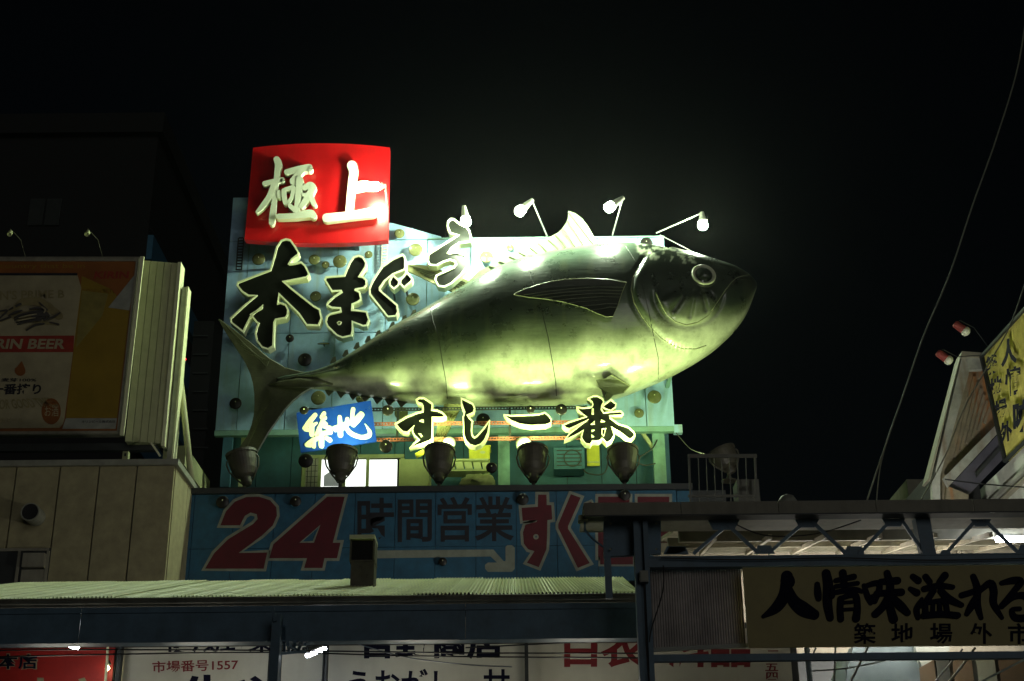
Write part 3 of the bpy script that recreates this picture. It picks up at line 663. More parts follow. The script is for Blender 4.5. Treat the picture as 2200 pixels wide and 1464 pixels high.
MB().box(*wb(1404,924,1430,1046,24.1,.12)).out('column', M['post'], t); MB().box(*wb(1401,918,1434,926,24.05,.2)).out('cap_plate', M['post'], t)
tag(MB().beam(P(1372,918,24.2), P(1406,968,24.2), .06, .06).out('diagonal_brace', M['cab']), 'yellowish diagonal brace against the right post', 'brace')
t = thing('steel_post', 'narrow green post at the left end of the terrace', 'post', P(490,1046,23.9), 'pale green posts under the signboard')
MB().box(*wb(476,940,496,1046,23.9,.12)).out('column', M['teal'], t); MB().box(*wb(515,938,524,1046,24.2,.1)).out('column', M['wframe'], t)
# shelf rack
sh = thing('shelf_rack', 'wire shelf rack with plates on the terrace', 'rack', P(1010,1046,23.6))
for x in (925,1043,1050): MB().tube([P(x,1046,23.6), P(x,985,23.6)], .014, 6).out('leg', M['wframe'], sh)
MB().box(*wb(955,986,1050,989.5,23.45,.35)).out('shelf', M['wframe'], sh); MB().box(*wb(948,1009,1050,1012,23.45,.35)).out('shelf', M['wframe'], sh)
for i in range(5):
    MB().prism([(958+i*19,990),(974+i*19,990),(978+i*19,1008),(962+i*19,1008)], 23.5+.02*i, .02).out('plate', M['cab'], sh)
t = thing('plastic_sack', 'pale crumpled plastic sack under the shelf rack', 'sack', P(1028,1046,23.4))
V = []; 
b = MB().lathe([(.30*math.sin(R(a))*(1+.0), -.15*math.cos(R(a))) for a in range(0,181,15)], Matrix.Translation(P(1026,1040,23.4)), 24)
b.V = [v + Vector((noise.noise(v*9), noise.noise(v*9+Vector((5,5,5))), noise.noise(v*11)))*.07 for v in b.V]
b.out('sack_body', M['cab'], t, smooth=True); MB().tube([P(1040,1032,23.3), P(1046,1027,23.3)], [.03,.012], 6).out('tied_neck', M['cab'], t)
t = thing('yellow_crate', 'yellow plastic crate on the shelf rack below the hook letter', 'crate', P(1030,986,23.5))
MB().box(*wb(1008,958,1052,986,23.5,.3)).out('crate_body', M['ybox'], t); MB().box(*wb(1006,957,1054,960,23.48,.34)).out('crate_rim', M['ybox'], t)
MB().prism(circ(1037,972,6,14,3), 23.494, .004).out('crate_label', M['cab'], t)
t = thing('yellow_notice', 'yellow hanging notice board below the last kanji', 'notice', P(1275,1002,24.2))
MB().box(*wb(1261,958,1288,1001,24.2,.03)).out('board', M['ybox'], t); MB().box(*wb(1261,992,1288,994,24.19,.01)).out('strip', M['cab'], t)
t = thing('clamp', 'yellow clamp at the foot of the first kana of the lower row', 'clamp', P(900,985,22.2))
MB().beam(P(893,980,22.2), P(911,971,22.2), .09, .06).out('jaw', M['ybox'], t); MB().tube([P(908,972,22.2), P(940,955,22.25)], .012, 6).out('rod', M['cab'], t)
t = thing('air_conditioner', 'dark outdoor air conditioner unit against the teal wall', 'air conditioner', P(1225,1012,24.0))
MB().box(*wb(1190,962,1256,1008,24.0,.4)).out('casing', M['teal'], t)
for i in range(5): MB().box(*wb(1196,967+i*8,1250,969+i*8,23.99,.009)).out('louvre', M['dull'], t)
MB().lathe([(.16,0),(.16,.012),(.14,.012),(.14,0)], Matrix.Translation(P(1230,985,23.98)) @ Matrix.Rotation(R(90),4,'X'), 20).out('fan_grille', M['dull'], t)
for i, pts in enumerate(([(1370,985),(1400,965),(1412,945)],[(1360,990),(1385,1000),(1408,996)],[(1250,1005),(1265,1018),(1300,1015),(1310,960)])):
    o = MB().tube([P(x, y, 24.05) for x, y in smooth_stroke([(a,b_,0) for a,b_ in pts]) for a, b_ in ((x,y),)] if False else [P(p[0],p[1],24.05) for p in smooth_stroke([(a,b_,0) for a,b_ in pts])], .012, 6).out('cable', M['cable'])
    tag(o, ('black cable sweeping up from the last floodlight to the right post','black cable looping right of the last floodlight','black cable looping under the yellow notice')[i], 'cable')

# floodlights standing on the ledge
YU = 21.75
def flood(x, lab, on=True, yt=966, tilt=0, z=None, k=1, roll=0, YU=YU):
    base = P(x, 1046, YU); base.z = zl if z is None else z
    zt = P(x, yt, YU).z; H = zt - base.z; rad = .235*k
    t = thing('floodlight', lab, 'floodlight', base, 'bowl floodlights along the ledge')
    B0 = Matrix.Translation(base)
    MB().lathe([(0,0),(.13,0),(.13,.02),(.05,.05),(.03,.09),(.03,H*.28)], B0, 16).out('base', M['hous'], t, smooth=False)
    Mt = Matrix.Translation(base + Vector((0,0,H*.5))) @ Matrix.Rotation(R(-tilt),4,'X') @ Matrix.Rotation(R(roll),4,'Y') @ Matrix.Translation((0,0,-H*.5))
    hs = MB().lathe([(0,H*.24),(.06,H*.24),(.085,H*.30),(.09,H*.42),(.15,H*.47),(rad*.84,H*.60),(rad*.96,H*.78),(rad*1.0,H*.94),(rad*1.08,H*.94),(rad*1.08,H),(rad*.98,H),(rad*.9,H*.9),(rad*.6,H*.75),(0,H*.7)], Mt, 28).out('housing', M['hous'], t, smooth=False)
    MB().lathe([(rad*.88,H*.905),(0,H*.93)] if False else [(rad*.88,H*.90),(rad*.5,H*.905),(0,H*.91)], Mt, 24).out('lens', M['upl'] if on else M['bubble'], t)
    yk = MB()
    for s in (-1,1): yk.tube([Mt @ Vector((s*rad*1.02,-.02,H*.88)), Mt @ Vector((s*rad*1.12,-.02,H*.80)), Mt @ Vector((s*rad*1.0,-.02,H*.62)), Mt @ Vector((s*rad*.55,0,H*.40)), Mt @ Vector((s*.03,0,H*.24))], .014, 6)
    yk.out('yoke', M['hous'], t)
    return t
flood(525, 'floodlight at the left end of the ledge under the tail fin, tilted sideways', False, 972, 0, roll=-14)
flood(731, 'lit floodlight in front of the window under the blue sign', True, 966, 8, YU=21.6)
flood(943, 'lit floodlight in front of the cabinet under the first kana', True, 962, 12)
flood(1146, 'lit floodlight beside the larger pale globe', True, 962, 12)
flood(1342, 'lit floodlight at the right end under the last kanji', True, 962, 12)

# ------------------------------------------------------------------ the blue band with painted numbers
bnd = thing('banner_band', 'dull blue panelled band with 24 and painted characters', 'sign band', P(940, 1252, YT))
zb0, zb1 = P(940, 1175, YT).z, P(940, 1252, YT).z; zb2 = P(940, 1058, YT).z
xb = [P(x, 1150, YT).x for x in [400,412]+[412+87.2*i for i in range(1,13)]]
for i in range(len(xb)-1):
    for a, b_ in ((zb0, zb2), (zb1, zb0)):
        MB().box((xb[i]+.004, YT+random.uniform(0,.004), a+.004), (xb[i+1]-.004, YT+.05, b_-.004)).out('panel', M['bandblue'], bnd)
MB().box((xb[0], YT+.051, zb1), (xb[-1], YT+.29, zl-.02)).out('core', M['dull'], bnd)
MB().box((xb[0]-.06, YT-.06, zb2), (xb[-1]+.25, YT+.35, zl)).out('coping', M['dull'], bnd)
MB().box((xb[-1]+.01, YT+.01, zb1), (xb[-1]+.24, YT+.3, zb2-.01)).out('end_panel', M['bandblue'], bnd)
GT = ((400,1030), 3.333); HT = ((1000,1030), 3.333); yo = YT - .004
def painted(outs, tr, holes=(), w=6, lab='painted_character', col='bandred'):
    outs = [T(*tr, o) for o in outs]; holes = [T(*tr, h) for h in holes]
    b = MB(); r = MB()
    for k, o in enumerate(outs):
        b.prism(o, yo-.006, .004, holes if k == 0 else ()); r.ribbon(o, yo-.002, w, .003)
    for h in holes: r.ribbon(h, yo-.002, min(w, 4), .003, out=-1)
    o = b.out(lab, M[col], bnd)
    r.out('character_outline', M['bandwhite'], o)
painted([[(245,330),(285,230),(350,160),(430,128),(520,125),(600,150),(645,200),(650,260),(620,330),(540,405),(375,528),(580,525),(555,640),(135,640),(200,530),(300,430),(480,320),(512,285),(505,250),(460,238),(420,262),(385,330)]], GT, lab='painted_numeral')
painted([[(1010,125),(1135,125),(1050,455),(1105,455),(1080,565),(990,565),(975,635),(845,635),(865,565),(595,565),(625,465),(800,310)]], GT, [[(962,325),(915,455),(810,455)]], lab='painted_numeral')
text('painted_lettering', '時間営業', ((768,1070),(1104,1066),(1104,1163),(768,1166)), yo, M['bandblack'], bnd, bold=.016)
MB().prism([(808,1183),(1060,1181),(1082,1206),(1086,1206),(1086,1175),(1090,1172),(1100,1172),(1106,1177),(1106,1222),(1100,1229),(1048,1229),(1042,1222),(1042,1214),(1048,1209),(1068,1209),(1054,1196),(808,1200)], yo, .003).out('painted_arrow', M['bandwhite'], bnd)
painted([[(520,110),(580,110),(582,185),(615,185),(622,288),(587,292),(585,400),(580,500),(525,630),(440,597),(495,515),(450,502),(418,460),(412,380),(430,325),(510,305),(515,292),(410,298),(402,205),(518,198)]], HT, [circ(505,412,20,12)])
painted([[(755,107),(825,132),(735,335),(735,355),(890,600),(805,635),(665,350),(665,320)]], HT)
painted([[(950,125),(1175,125),(1175,240),(1120,240),(1120,300),(1000,300),(1000,560),(950,560)]], HT)
painted([[(1232,125),(1460,125),(1460,560),(1400,560),(1400,300),(1232,300)]], HT)
painted([[(865,175),(900,160),(915,185),(880,200)]], HT, w=4)
painted([[(965,505),(1200,505),(1200,610),(965,610)]], HT, w=4)
for d in ((478,1079,14,'dim disc above the numeral two on the blue band'),(635,1077,12,'dim disc between the two numerals on the blue band'),(951,1207,9,'dim disc under the painted arrow line'),(1123,1073,13,'dim disc at the top between the black and red characters'),(1343,1064,12,'dim disc over the boxy red character at the band top')):
    dome(d[0], d[1], d[2], YT-.1, 'bubblek', d[3], DN, back=YT-.012)
# ------------------------------------------------------------------ left neighbour: beige building, billboard
YN = 20.1
bb_ = thing('beige_building', 'beige panel-clad building with round vent at the left', 'building', (P(180,1260,YN).x, YN, 0))
zc = P(180, 990, YN).z; zn = P(180, 1262, YN).z; X1 = P(366, 1120, YN).x
edges = [P(x, 1120, YN).x for x in (-160,-70,20.5,116,201,283)] + [X1]
for a, b_ in zip(edges, edges[1:]):
    z0 = 0 if True else zn
    MB().box((a+.012, YN+random.uniform(0,.01), z0), (b_-.012, YN+.06, zc-.09)).out('cladding_panel', M['beige'], bb_)
MB().box((edges[0], YN+.061, 0), (X1-.062, 29, zc-.02)).out('core', M['dull'], bb_)
MB().box((edges[0], YN-.05, zc-.088), (X1+.05, YN+.1, zc)).out('coping', M['cap'], bb_)
MB().box((X1-.10, YN+.101, zc-.088), (X1+.05, 24.4, zc)).out('coping', M['cap'], bb_)
for i in range(5): MB().box((X1-.06, YN+.07+i*.85, 0), (X1, YN+.05+(i+1)*.85, zc-.09)).out('side_panel', M['beige'], bb_)
c = P(78,1112,YN)
MB().lathe([(.114,.29),(0,.285)], Matrix.Translation((c.x, YN, c.z)) @ Matrix.Rotation(R(90),4,'X'), 24).out('vent_mouth', M['night'], bb_)
v = MB().lathe([(.135,0),(.135,.30),(.12,.30),(.115,.06),(0,.05)], Matrix.Translation((c.x, YN, c.z)) @ Matrix.Rotation(R(90),4,'X'), 24).out('vent_hood', M['cap'], bb_, smooth=False)
w = bx('window', (-5,1178,104,1262), YN-.03, .05, M['dull'], bb_)
for r in ((-5,1178,104,1184),(96,1184,102,1262),(34,1184,40,1262)): MB().box(*wb(*r, YN-.05, .02)).out('frame', M['grey'], w)
MB().box(*wb(48,1188,94,1218, YN-.14, .10)).out('open_sash', M['grey'], w)
MB().box(*wb(44,1224,92,1262, YN-.06, .02)).out('blind', M['grey'], w)
# billboard
YK = 21.3
kb = thing('billboard', 'dim beer billboard with orange and yellow artwork at the left edge', 'billboard', P(150, 940, YK))
xr = P(276, 740, YK).x + .06
def kq(x, y, Y=YK): return P(x, y, Y)
M['kor'] = mat('poster_orange', (.26,.085,.012), .5, var=.3, scale=1.2); M['kyel'] = mat('poster_yellow', (.27,.175,.01), .5, var=.2, scale=1.5)
M['kol'] = mat('poster_olive_yellow', (.25,.21,.05), .5); M['kwh'] = mat('poster_cream', (.37,.33,.20), .5, var=.25, scale=2); M['kred'] = mat('poster_red', (.30,.03,.015), .5)
M['kgr'] = mat('poster_grey_gold', (.26,.22,.10), .5); M['kbk'] = mat('poster_black', (.012,.012,.02), .5); M['kdk'] = mat('poster_dark_brown', (.06,.055,.05), .5); M['ksil'] = mat('poster_silver', (.30,.31,.27), .5)
MB().prism([(-160,552),(305,552),(262,934),(-160,936)], YK, .14).out('panel_box', M['grey'], kb)
MT = ((0,540), 3.1825)
def pr(name, pts, m, lv, par=None): return MB().prism(pts, YK-.003*lv, .0025).out(name, M[m], par or kb)
fr0 = [(-150,561),(292,561),(251,926),(-150,928)]
po_ = pr('poster', fr0, 'kor', 1)
pr('poster_field', T(*MT,[(560,170),(760,260),(885,410),(800,1140),(450,1140),(500,700)]), 'kyel', 2, po_)
pr('poster_field', T(*MT,[(560,270),(740,290),(700,440),(520,660)]), 'kol', 3, po_)
pr('poster_field', T(*MT,[(930,150),(885,405),(740,385)]), 'ksil', 3, po_)
pr('poster_strip', T(*MT,[(450,1142),(800,1142),(790,1215),(425,1215)]), 'ksil', 2, po_)
can = pr('can_picture', T(*MT,[(-300,180),(0,160),(530,165),(555,250),(440,1150),(428,1185),(405,1208),(-300,1215)]), 'kwh', 4, po_)
pr('can_rim', T(*MT,[(-300,150),(530,150),(528,166),(-300,166)]), 'kbk', 5, can)
pr('can_band', T(*MT,[(-300,582),(508,577),(500,690),(-300,692)]), 'kred', 5, can)
text('can_lettering', 'RIN BEER', T(*MT,[(-20,600),(455,600),(440,668),(-35,668)]), YK-.018, M['kwh'], can, bold=.03)
text('can_lettering', "N'S PRIME B", T(*MT,[(0,270),(440,262),(440,320),(0,335)]), YK-.018, M['kgr'], can, bold=.02)
text('can_lettering', '麦芽100%', T(*MT,[(10,868),(250,868),(248,893),(8,893)]), YK-.018, M['kbk'], can, bold=.01)
text('can_lettering', '一番搾り', T(*MT,[(-60,905),(285,905),(278,980),(-70,980)]), YK-.018, M['kbk'], can, bold=.03)
text('can_lettering', 'FOR GOOD TIMES', T(*MT,[(-20,1015),(330,1000),(410,1060),(-30,1085)]), YK-.018, M['kgr'], can, bold=.02)
text('can_lettering', '生ビール', T(*MT,[(0,1140),(160,1140),(160,1170),(0,1170)]), YK-.018, M['kgr'], can)
for y in (730,755,780): text('can_lettering', 'brewed and packed for good taste', T(*MT,[(0,y),(400,y),(398,y+14),(0,y+14)]) if False else T(*MT,[(190,y),(400,y),(398,y+12),(190,y+12)]), YK-.018, M['kgr'], can) if False else None
strokes('can_emblem', [[(20,420,30),(90,400,30),(150,350,50),(260,345,60),(330,380,50),(400,440,60)],[(70,430,40),(150,450,70),(250,440,80),(330,400,40)],[(0,480,14),(60,455,18)],[(180,535,14),(240,500,20),(300,490,24),(400,500,14)],[(340,360,20),(420,450,26)]], YK-.0185, .002, M['kgr'], can, MT)
strokes('can_emblem', [[(60,440,10),(100,420,16),(150,405,10)],[(120,500,8),(190,480,16),(280,470,12)],[(95,455,6),(150,430,12),(220,418,8)],[(230,440,30),(300,425,36),(330,440,20)],[(300,470,16),(360,450,14),(410,420,8)],[(60,400,8),(85,385,10)],[(200,395,8),(260,385,14),(300,395,8)]], YK-.042, .002, M['kdk'], can, MT)
strokes('can_emblem', [[(130,455,6),(200,438,10),(250,430,6)],[(120,478,5),(190,462,9),(240,455,5)],[(285,380,8),(310,400,12),(300,420,8)]], YK-.056, .002, M['kwh'], can, MT)
strokes('can_emblem', [[(100,470,8),(180,430,22),(300,410,30)],[(110,485,8),(200,470,20),(310,450,16)],[(0,455,10),(50,405,12),(0,410,8)],[(0,475,10),(70,450,12)],[(180,540,8),(240,505,14),(300,495,12)],[(340,485,8),(400,500,12)],[(110,375,14),(140,360,14)],[(270,350,8),(320,400,10)]], YK-.030, .002, M['kdk'], can, MT)
strokes('can_drop', [[(148,755,6),(142,800,60),(138,815,76)]], YK-.018, .002, M['kor'], can, MT)
s_ = pr('can_seal', T(*MT, circ(350,1095,66,20,90)), 'kor', 6, can); text('can_lettering', 'お酒', T(*MT,[(305,1060),(400,1060),(400,1130),(305,1130)]), YK-.022, M['kwh'], can)
text('poster_lettering', 'KIRIN', T(*MT,[(652,138),(885,138),(878,186),(640,188)]), YK-.01, M['kred'], po_, bold=.03)
text('poster_lettering', 'キリンビール株式会社', T(*MT,[(560,1156),(790,1156),(788,1174),(560,1176)]), YK-.01, M['kbk'], po_, bold=.01)
text('poster_lettering', 'smooth', T(*MT,[(560,245),(780,245),(778,290),(556,290)]), YK-.006, M['kor'], po_)
text('poster_lettering', 'country that be in', T(*MT,[(0,85),(580,85),(578,125),(0,125)]), YK-.006, M['kyel'], po_) 
MB().ribbon([(-150,561),(292,561),(251,926),(-150,928)], YK-.02, 6, .02).out('bead_frame', M['grey'], kb)
MB().beam(P(306,552,YK-.03), P(262,936,YK-.03), .035, .06).out('edge_strip', M['cream'], kb)
# ribbed side casing, turned a little to the right
def rot(px0, px1, ytop, ybot, Y, slope):
    a0 = P(px0, 755, Y); a1 = P(px1, 755, Y); a1.y += (a1.x-a0.x)*slope
    return a0, a1, P(px0, ytop, Y).z, P(px0, ybot, Y).z
a0, a1, zt, z0 = rot(288, 362, 560, 948, YK+.05, .22)
d = a1 - a0; d.z = 0
cs = thing('side_casing', 'ribbed pale side casing lit green beside the beer billboard', 'casing', (a0.x, a0.y, z0))
nr = 5
for i in range(nr):
    p = a0 + d*(i+.03)/nr; q = a0 + d*(i+.95)/nr; off = Vector((0,.25,0))
    MB().add([(p.x,p.y,z0),(q.x,q.y,z0),(q.x,q.y+.25,z0),(p.x,p.y+.25,z0),(p.x,p.y,zt),(q.x,q.y,zt),(q.x,q.y+.25,zt),(p.x,p.y+.25,zt)],[(0,3,2,1),(4,5,6,7),(0,1,5,4),(1,2,6,5),(2,3,7,6),(3,0,4,7)]).out('rib_panel', M['cab'], cs)
e = a0 + d
MB().box((e.x-.005, e.y-.03, z0-.05), (e.x+.05, e.y+.25, zt+.01)).out('edge_strip', M['cream'], cs)
MB().box((e.x+.07, e.y+.1, P(380,1000,YK).z), (e.x+.16, e.y+.3, P(380,602,YK).z)).out('edge_strip', M['cap'], cs)
MB().box((e.x+.15, e.y+.08, P(380,1000,YK).z), (e.x+.18, e.y+.3, P(380,602,YK).z)).out('edge_strip', M['cream'], cs)
tag(MB().beam(P(150,962,YK+.3)-Vector((2.5,0,0)), P(340,962,YK+.3), .12, .12).out('support_beam', M['dull']), 'dark support beam under the beer billboard', 'beam')
tag(MB().tube([P(382,765,21.9), P(413,1046,21.6)], .05, 10).out('leaning_pole', M['cab'], None, True), 'green-lit leaning pole between billboard and signboard', 'pole')
t = thing('small_box', 'small pale box with a dark mark under the billboard', 'box', P(268,985,20.6)); MB().box(*wb(263,970,275,988,20.6,.1)).out('box_body', M['cab'], t); MB().box(*wb(267,974,271,980,20.59,.01)).out('mark', M['dull'], t)
tag(MB().beam(P(325,952,YK-.1), P(344,980,YK-.1), .03, .03).out('strut', M['cream']), 'short bright strut under the side casing', 'strut')
tag(bx('roof_parapet', (350,958,398,1000), 22.6, 2, M['cab']), 'pale green parapet block behind the pole foot', 'parapet')
for x, l in ((24,'left one of two tiny unlit spot lamps above the billboard'),(190,'right one of two tiny unlit spot lamps above the billboard')):
    t = thing('spot_lamp', l, 'lamp', P(x+26,552,YK), 'tiny spot lamps above the billboard')
    MB().tube([P(x+30,551,YK), P(x+20,515,YK-.5), P(x-2,492,YK-1.)], .005, 5).out('arm', M['hous'], t)
    MB().lathe([(.02,0),(.035,.03),(.04,.1),(0,.08)], Matrix.Translation(P(x,497,YK-1)) @ Matrix.Rotation(R(150),4,'X'), 12).out('head', M['cab'], t)

# far dark towers behind
fb = thing('dark_tower', 'tall dark office building with faint blue bands behind the billboard', 'building', (P(250,900,60).x-8, 62, 0))
XT = P(318, 505, 55).x
zt = P(318,420,55).z
MB().box((XT-26, 55, 0), (XT, 92, zt+3)).out('tower_body', M['night'], fb)
MB().box((XT-26, 54.6, zt+3.001), (XT+.3, 92, zt+4)).out('roof_slab', M['night'], fb)
z = 6
zq = P(318,505,55).z; st = (zq - P(318,760,55).z)/2
for k in range(4):
    zz = zq - k*st
    MB().box((XT+.001, 55, zz-st*.42), (XT+.25, 80, zz)).out('spandrel', M['nblue'], fb)
for x in (62, 98):
    w = bx('window', (x,427,x+32,484), 54.9, .09, M['nwin'], fb); 
for y, x in ((772,396),(893,381)):
    t = thing('red_beacon', {772:'upper tiny red aviation light on the dark tower',893:'lower tiny red aviation light on the dark tower'}[y], 'beacon', P(x, y, 50), 'red beacons'); MB().lathe([(0,-.09),(.09,0),(0,.1)], Matrix.Translation(P(x,y,50)), 8).out('lens', M['redled'], t); MB().tube([P(x,y,50), P(x,y,50)-Vector((0,0,.35))], .03, 5).out('stalk', M['night'], t)
fb = thing('dark_block', 'second dark building between the billboard and the signboard', 'building', (P(440,980,40).x, 40, 0))
MB().box((P(408,800,40).x, 40, 0), (P(452,800,40).x, 52, P(430,690,40).z)).out('block_body', M['night'], fb)
for y in range(720, 980, 40): MB().box(*wb(414, y, 446, y+3, 39.9, .09)).out('ledge', M['dull'], fb)

# ------------------------------------------------------------------ roof edge, beam and market front
YE = 11.6; YG = 14.6
rf = thing('market_roof', 'corrugated market roof strip lit green below the blue band', 'roof', P(680, 1285, YE))
xe0, xe1 = P(-40,1268,YE).x, P(1372,1268,YE).x
ze, zg = P(680,1281,YE).z, P(680,1251,YG).z
sx = (P(1100,1268,YG).x)
ns = 14
for k in range(ns):
    a, b_ = xe0-.9+(xe1+1.5-xe0)*k/ns, xe0-.9+(xe1+1.5-xe0)*(k+1)/ns+.03
    dz = .006*(k % 2) + random.uniform(-.003,.003); ye = YE - random.uniform(0,.02)
    N = 96; Vv = []; Ff = []
    for j, (Y, z) in enumerate(((ye, ze), (YG+.5, zg+(zg-ze)/6))):
        for i in range(N+1):
            x = a+(b_-a)*i/N; Vv.append((x, Y, z+dz+.008*noise.noise(Vector((x*1.3,0,5)))*(j==0)+.011*math.sin(x*2*math.pi/.032)))
            Vv.append((x, Y, z+dz-.004+.008*noise.noise(Vector((x*1.3,0,5)))*(j==0)+.011*math.sin(x*2*math.pi/.032)))
    m_ = 2*(N+1)
    for i in range(N):
        Ff.append((2*i, 2*i+2, m_+2*i+2, m_+2*i)); Ff.append((2*i+1, m_+2*i+1, m_+2*i+3, 2*i+3)); Ff.append((2*i+1, 2*i+3, 2*i+2, 2*i))
    if xe1+.1 < a: continue
    mesh('roof_sheet', [v if v[0] < xe1 + (v[1]-YE)*.12 else (xe1 + (v[1]-YE)*.12, v[1], v[2]) for v in Vv], Ff, M['roof'], rf)
zu = P(680,1301,YE).z
b = MB().box((xe0, YE-.02, zu), (xe1, YE+.1, ze-.03)); b.out('gutter', M['gutter'], rf)
MB().tube([(xe0, YE-.03, ze-.035), (xe1, YE-.03, ze-.035)], .028, 8).out('gutter_lip', M['gutter'], rf)
YBm = 11.45; zbm = P(680,1377,YBm).z; zbt = P(680,1301,YBm).z
bm = thing('blue_beam', 'long blue-grey steel fascia beam across the market front', 'beam', P(680,1377,YBm))
xq = P(1368,1340,YBm).x
for a, b_ in ((-60,172),(172,585),(585,1000),(1000,1368)):
    MB().box((P(a,1340,YBm).x+.003, YBm, zbm), (P(b_,1340,YBm).x-.003, YBm+.012, zbt)).out('beam_plate', M['bsteel'], bm)
MB().box((xe0, YBm-.015, zbt-.05), (xq, YBm-.001, zbt-.035)).out('beam_bead', M['bsteel'], bm)
MB().box((xe0, YBm-.05, zbm-.012), (xq, YBm+.1, zbm-.001)).out('beam_flange', M['bsteel'], bm)
# chimney vent
vt = thing('roof_vent', 'square metal exhaust vent with bright cap on the roof', 'vent', P(778,1268,13.2))
YV = 13.2
MB().box(*wb(753,1205,803,1268,YV,.25)).out('duct', M['gutter'], vt)
MB().box(*wb(751,1149,805,1158,YV-.03,.32)).out('cap', M['cream'], vt)
MB().box(*wb(754,1158,802,1203,YV+.03,.2)).out('opening', M['dark'], vt)
for r in ((751,1158,755,1205),(801,1158,805,1205),(751,1203,805,1207)): MB().box(*wb(*r,YV-.01,.26)).out('frame', M['gutter'], vt)

# shop front below
YS = 13.0
sf_ = thing('market_building', 'market shop front wall behind the signs under the roof', 'building', (0, YS+.3, 0))
MB().box((P(-60,1420,YS).x, YS+.15, 0), (P(1720,1420,YS).x, YS+.6, P(600,1340,YS).z)).out('front_wall', M['dull'], sf_)
tag(MB().box((P(-60,1380,YS).x, YE+.2, zu-.06), (P(1368,1380,YS).x, YS+.14, zu-.03)).out('canopy_soffit', M['dull']), 'dark soffit board behind the long beam', 'soffit')
def sign(q, m, label, Y=YS, name='shop_sign'):
    b = wb(*q, Y, .06); t = thing(name, label, 'sign', ((b[0][0]+b[1][0])/2, Y, b[0][2])); MB().box(*b).out('sign_panel', M[m], t)
    b = wb(q[0]-3, q[1]-3, q[2]+3, q[3]+3, Y+.02, .05); MB().box(*b).out('sign_frame', M['dull'], t); return t
s1 = sign((-60,1352,238,1620), 'signr', 'red shop sign with black characters at the lower left corner')
text('sign_lettering', '本店', (-6,1404,83,1440), YS-.006, M['kwh'], s1, bold=.055); text('sign_lettering', '本店', (-4,1406,80,1438), YS-.010, M['ink'], s1, bold=.02)
text('sign_lettering', '本店', (40,1456,220,1560), YS-.006, M['kwh'], s1, bold=.04)
s2 = sign((258,1352,572,1620), 'signw', 'white shop sign with red market number 1557')
text('sign_lettering', '徒成野菜', (352,1358,592,1402), YS-.004, M['ink'], s2, bold=.02)
text('sign_lettering', '市場番号1557', ((327,1421),(512,1415),(512,1440),(327,1446)), YS-.004, M['rink'], s2, bold=.015)
text('sign_lettering', '牛や', (390,1450,600,1540), YS-.004, M['ink'], s2, bold=.03)
s3 = sign((602,1352,690,1620), 'signw', 'narrow blank white sign behind the fluorescent tube')
s4 = sign((703,1352,1128,1620), 'signw', 'white shop sign with heavy black characters in the middle')
text('sign_lettering', '吉野商店', (773,1352,1080,1416), YS-.004, M['ink'], s4, bold=.035)
text('sign_lettering', 'うおがし　甘', (750,1437,1095,1505), YS-.004, M['ink'], s4, bold=.02)
s5 = sign((1136,1352,1705,1620), 'signw', 'white shop sign with dark red characters behind the blue post')
text('sign_lettering', '白衣', (1212,1358,1385,1434), YS-.004, M['rink'], s5, bold=.035)
text('sign_lettering', '料品', (1430,1358,1612,1434), YS-.004, M['rink'], s5, bold=.035)
text('sign_lettering', '三', (1650,1382,1672,1400), YS-.004, M['rink'], s5, bold=.01)
text('sign_lettering', '五', (1644,1426,1672,1442), YS-.004, M['rink'], s5, bold=.02); text('sign_lettering', '四', (1646,1445,1671,1461), YS-.004, M['rink'], s5, bold=.02)
for x, w_, l in ((247,9,'dark conduit post between the red and the first white sign'),(697,4,'thin green post left of the middle white sign'),(1132,6,'dark post left of the red lettered sign')):
    o = MB().box(*wb(x-w_/2, 1352, x+w_/2, 1640, YS-.12, .08)).out('sign_post', M['dull']); tag(o, l, 'post')
tag(MB().tube([P(232,1385,YS-.2), P(230,1420,YS-.2), P(226,1470,YS-.2)], .012, 8).out('bright_conduit', M['cream']), 'thin bright conduit beside the dark post at the red sign', 'conduit')
# lamps under the beam
t = thing('shop_lamp', 'small glaring lamp at the top of the red shop sign', 'lamp', P(158,1388,YS-.7))
MB().beam(P(150,1386,YS-.7), P(168,1392,YS-.7), .05, .04).out('lens', M['tubel'], t); MB().beam(P(152,1381,YS-.68), P(172,1387,YS-.68), .06, .03).out('housing', M['cap'], t)
MB().tube([P(163,1384,YS-.68), P(165,1370,YS-.6)], .008, 5).out('stalk', M['dull'], t)
t = thing('wall_lamp', 'shaded bulb glowing at the right end of the red shop sign', 'lamp', P(228,1440,YS-.12))
MB().lathe([(0,-.03),(.022,0),(0,.03)], Matrix.Translation(P(231,1436,YS-.12)), 10).out('bulb', mat('warm_bulb', (.8,.8,.8), emit=(1,.9,.5), es=26), t)
MB().lathe([(.02,.03),(.03,.035),(.012,.07)], Matrix.Translation(P(231,1436,YS-.12)), 10).out('socket', M['dull'], t)
t = thing('fluorescent_fitting', 'slanted fluorescent tube fitting right of the blue pole', 'lamp', P(679,1402,12.2))
MB().tube([P(660,1409,12.0), P(698,1394,12.4)], .018, 10).out('tube', M['tubel'], t); MB().beam(P(656,1403,12.0)+Vector((0,0,.03)), P(700,1386,12.4)+Vector((0,0,.03)), .06, .03).out('housing', M['dull'], t)
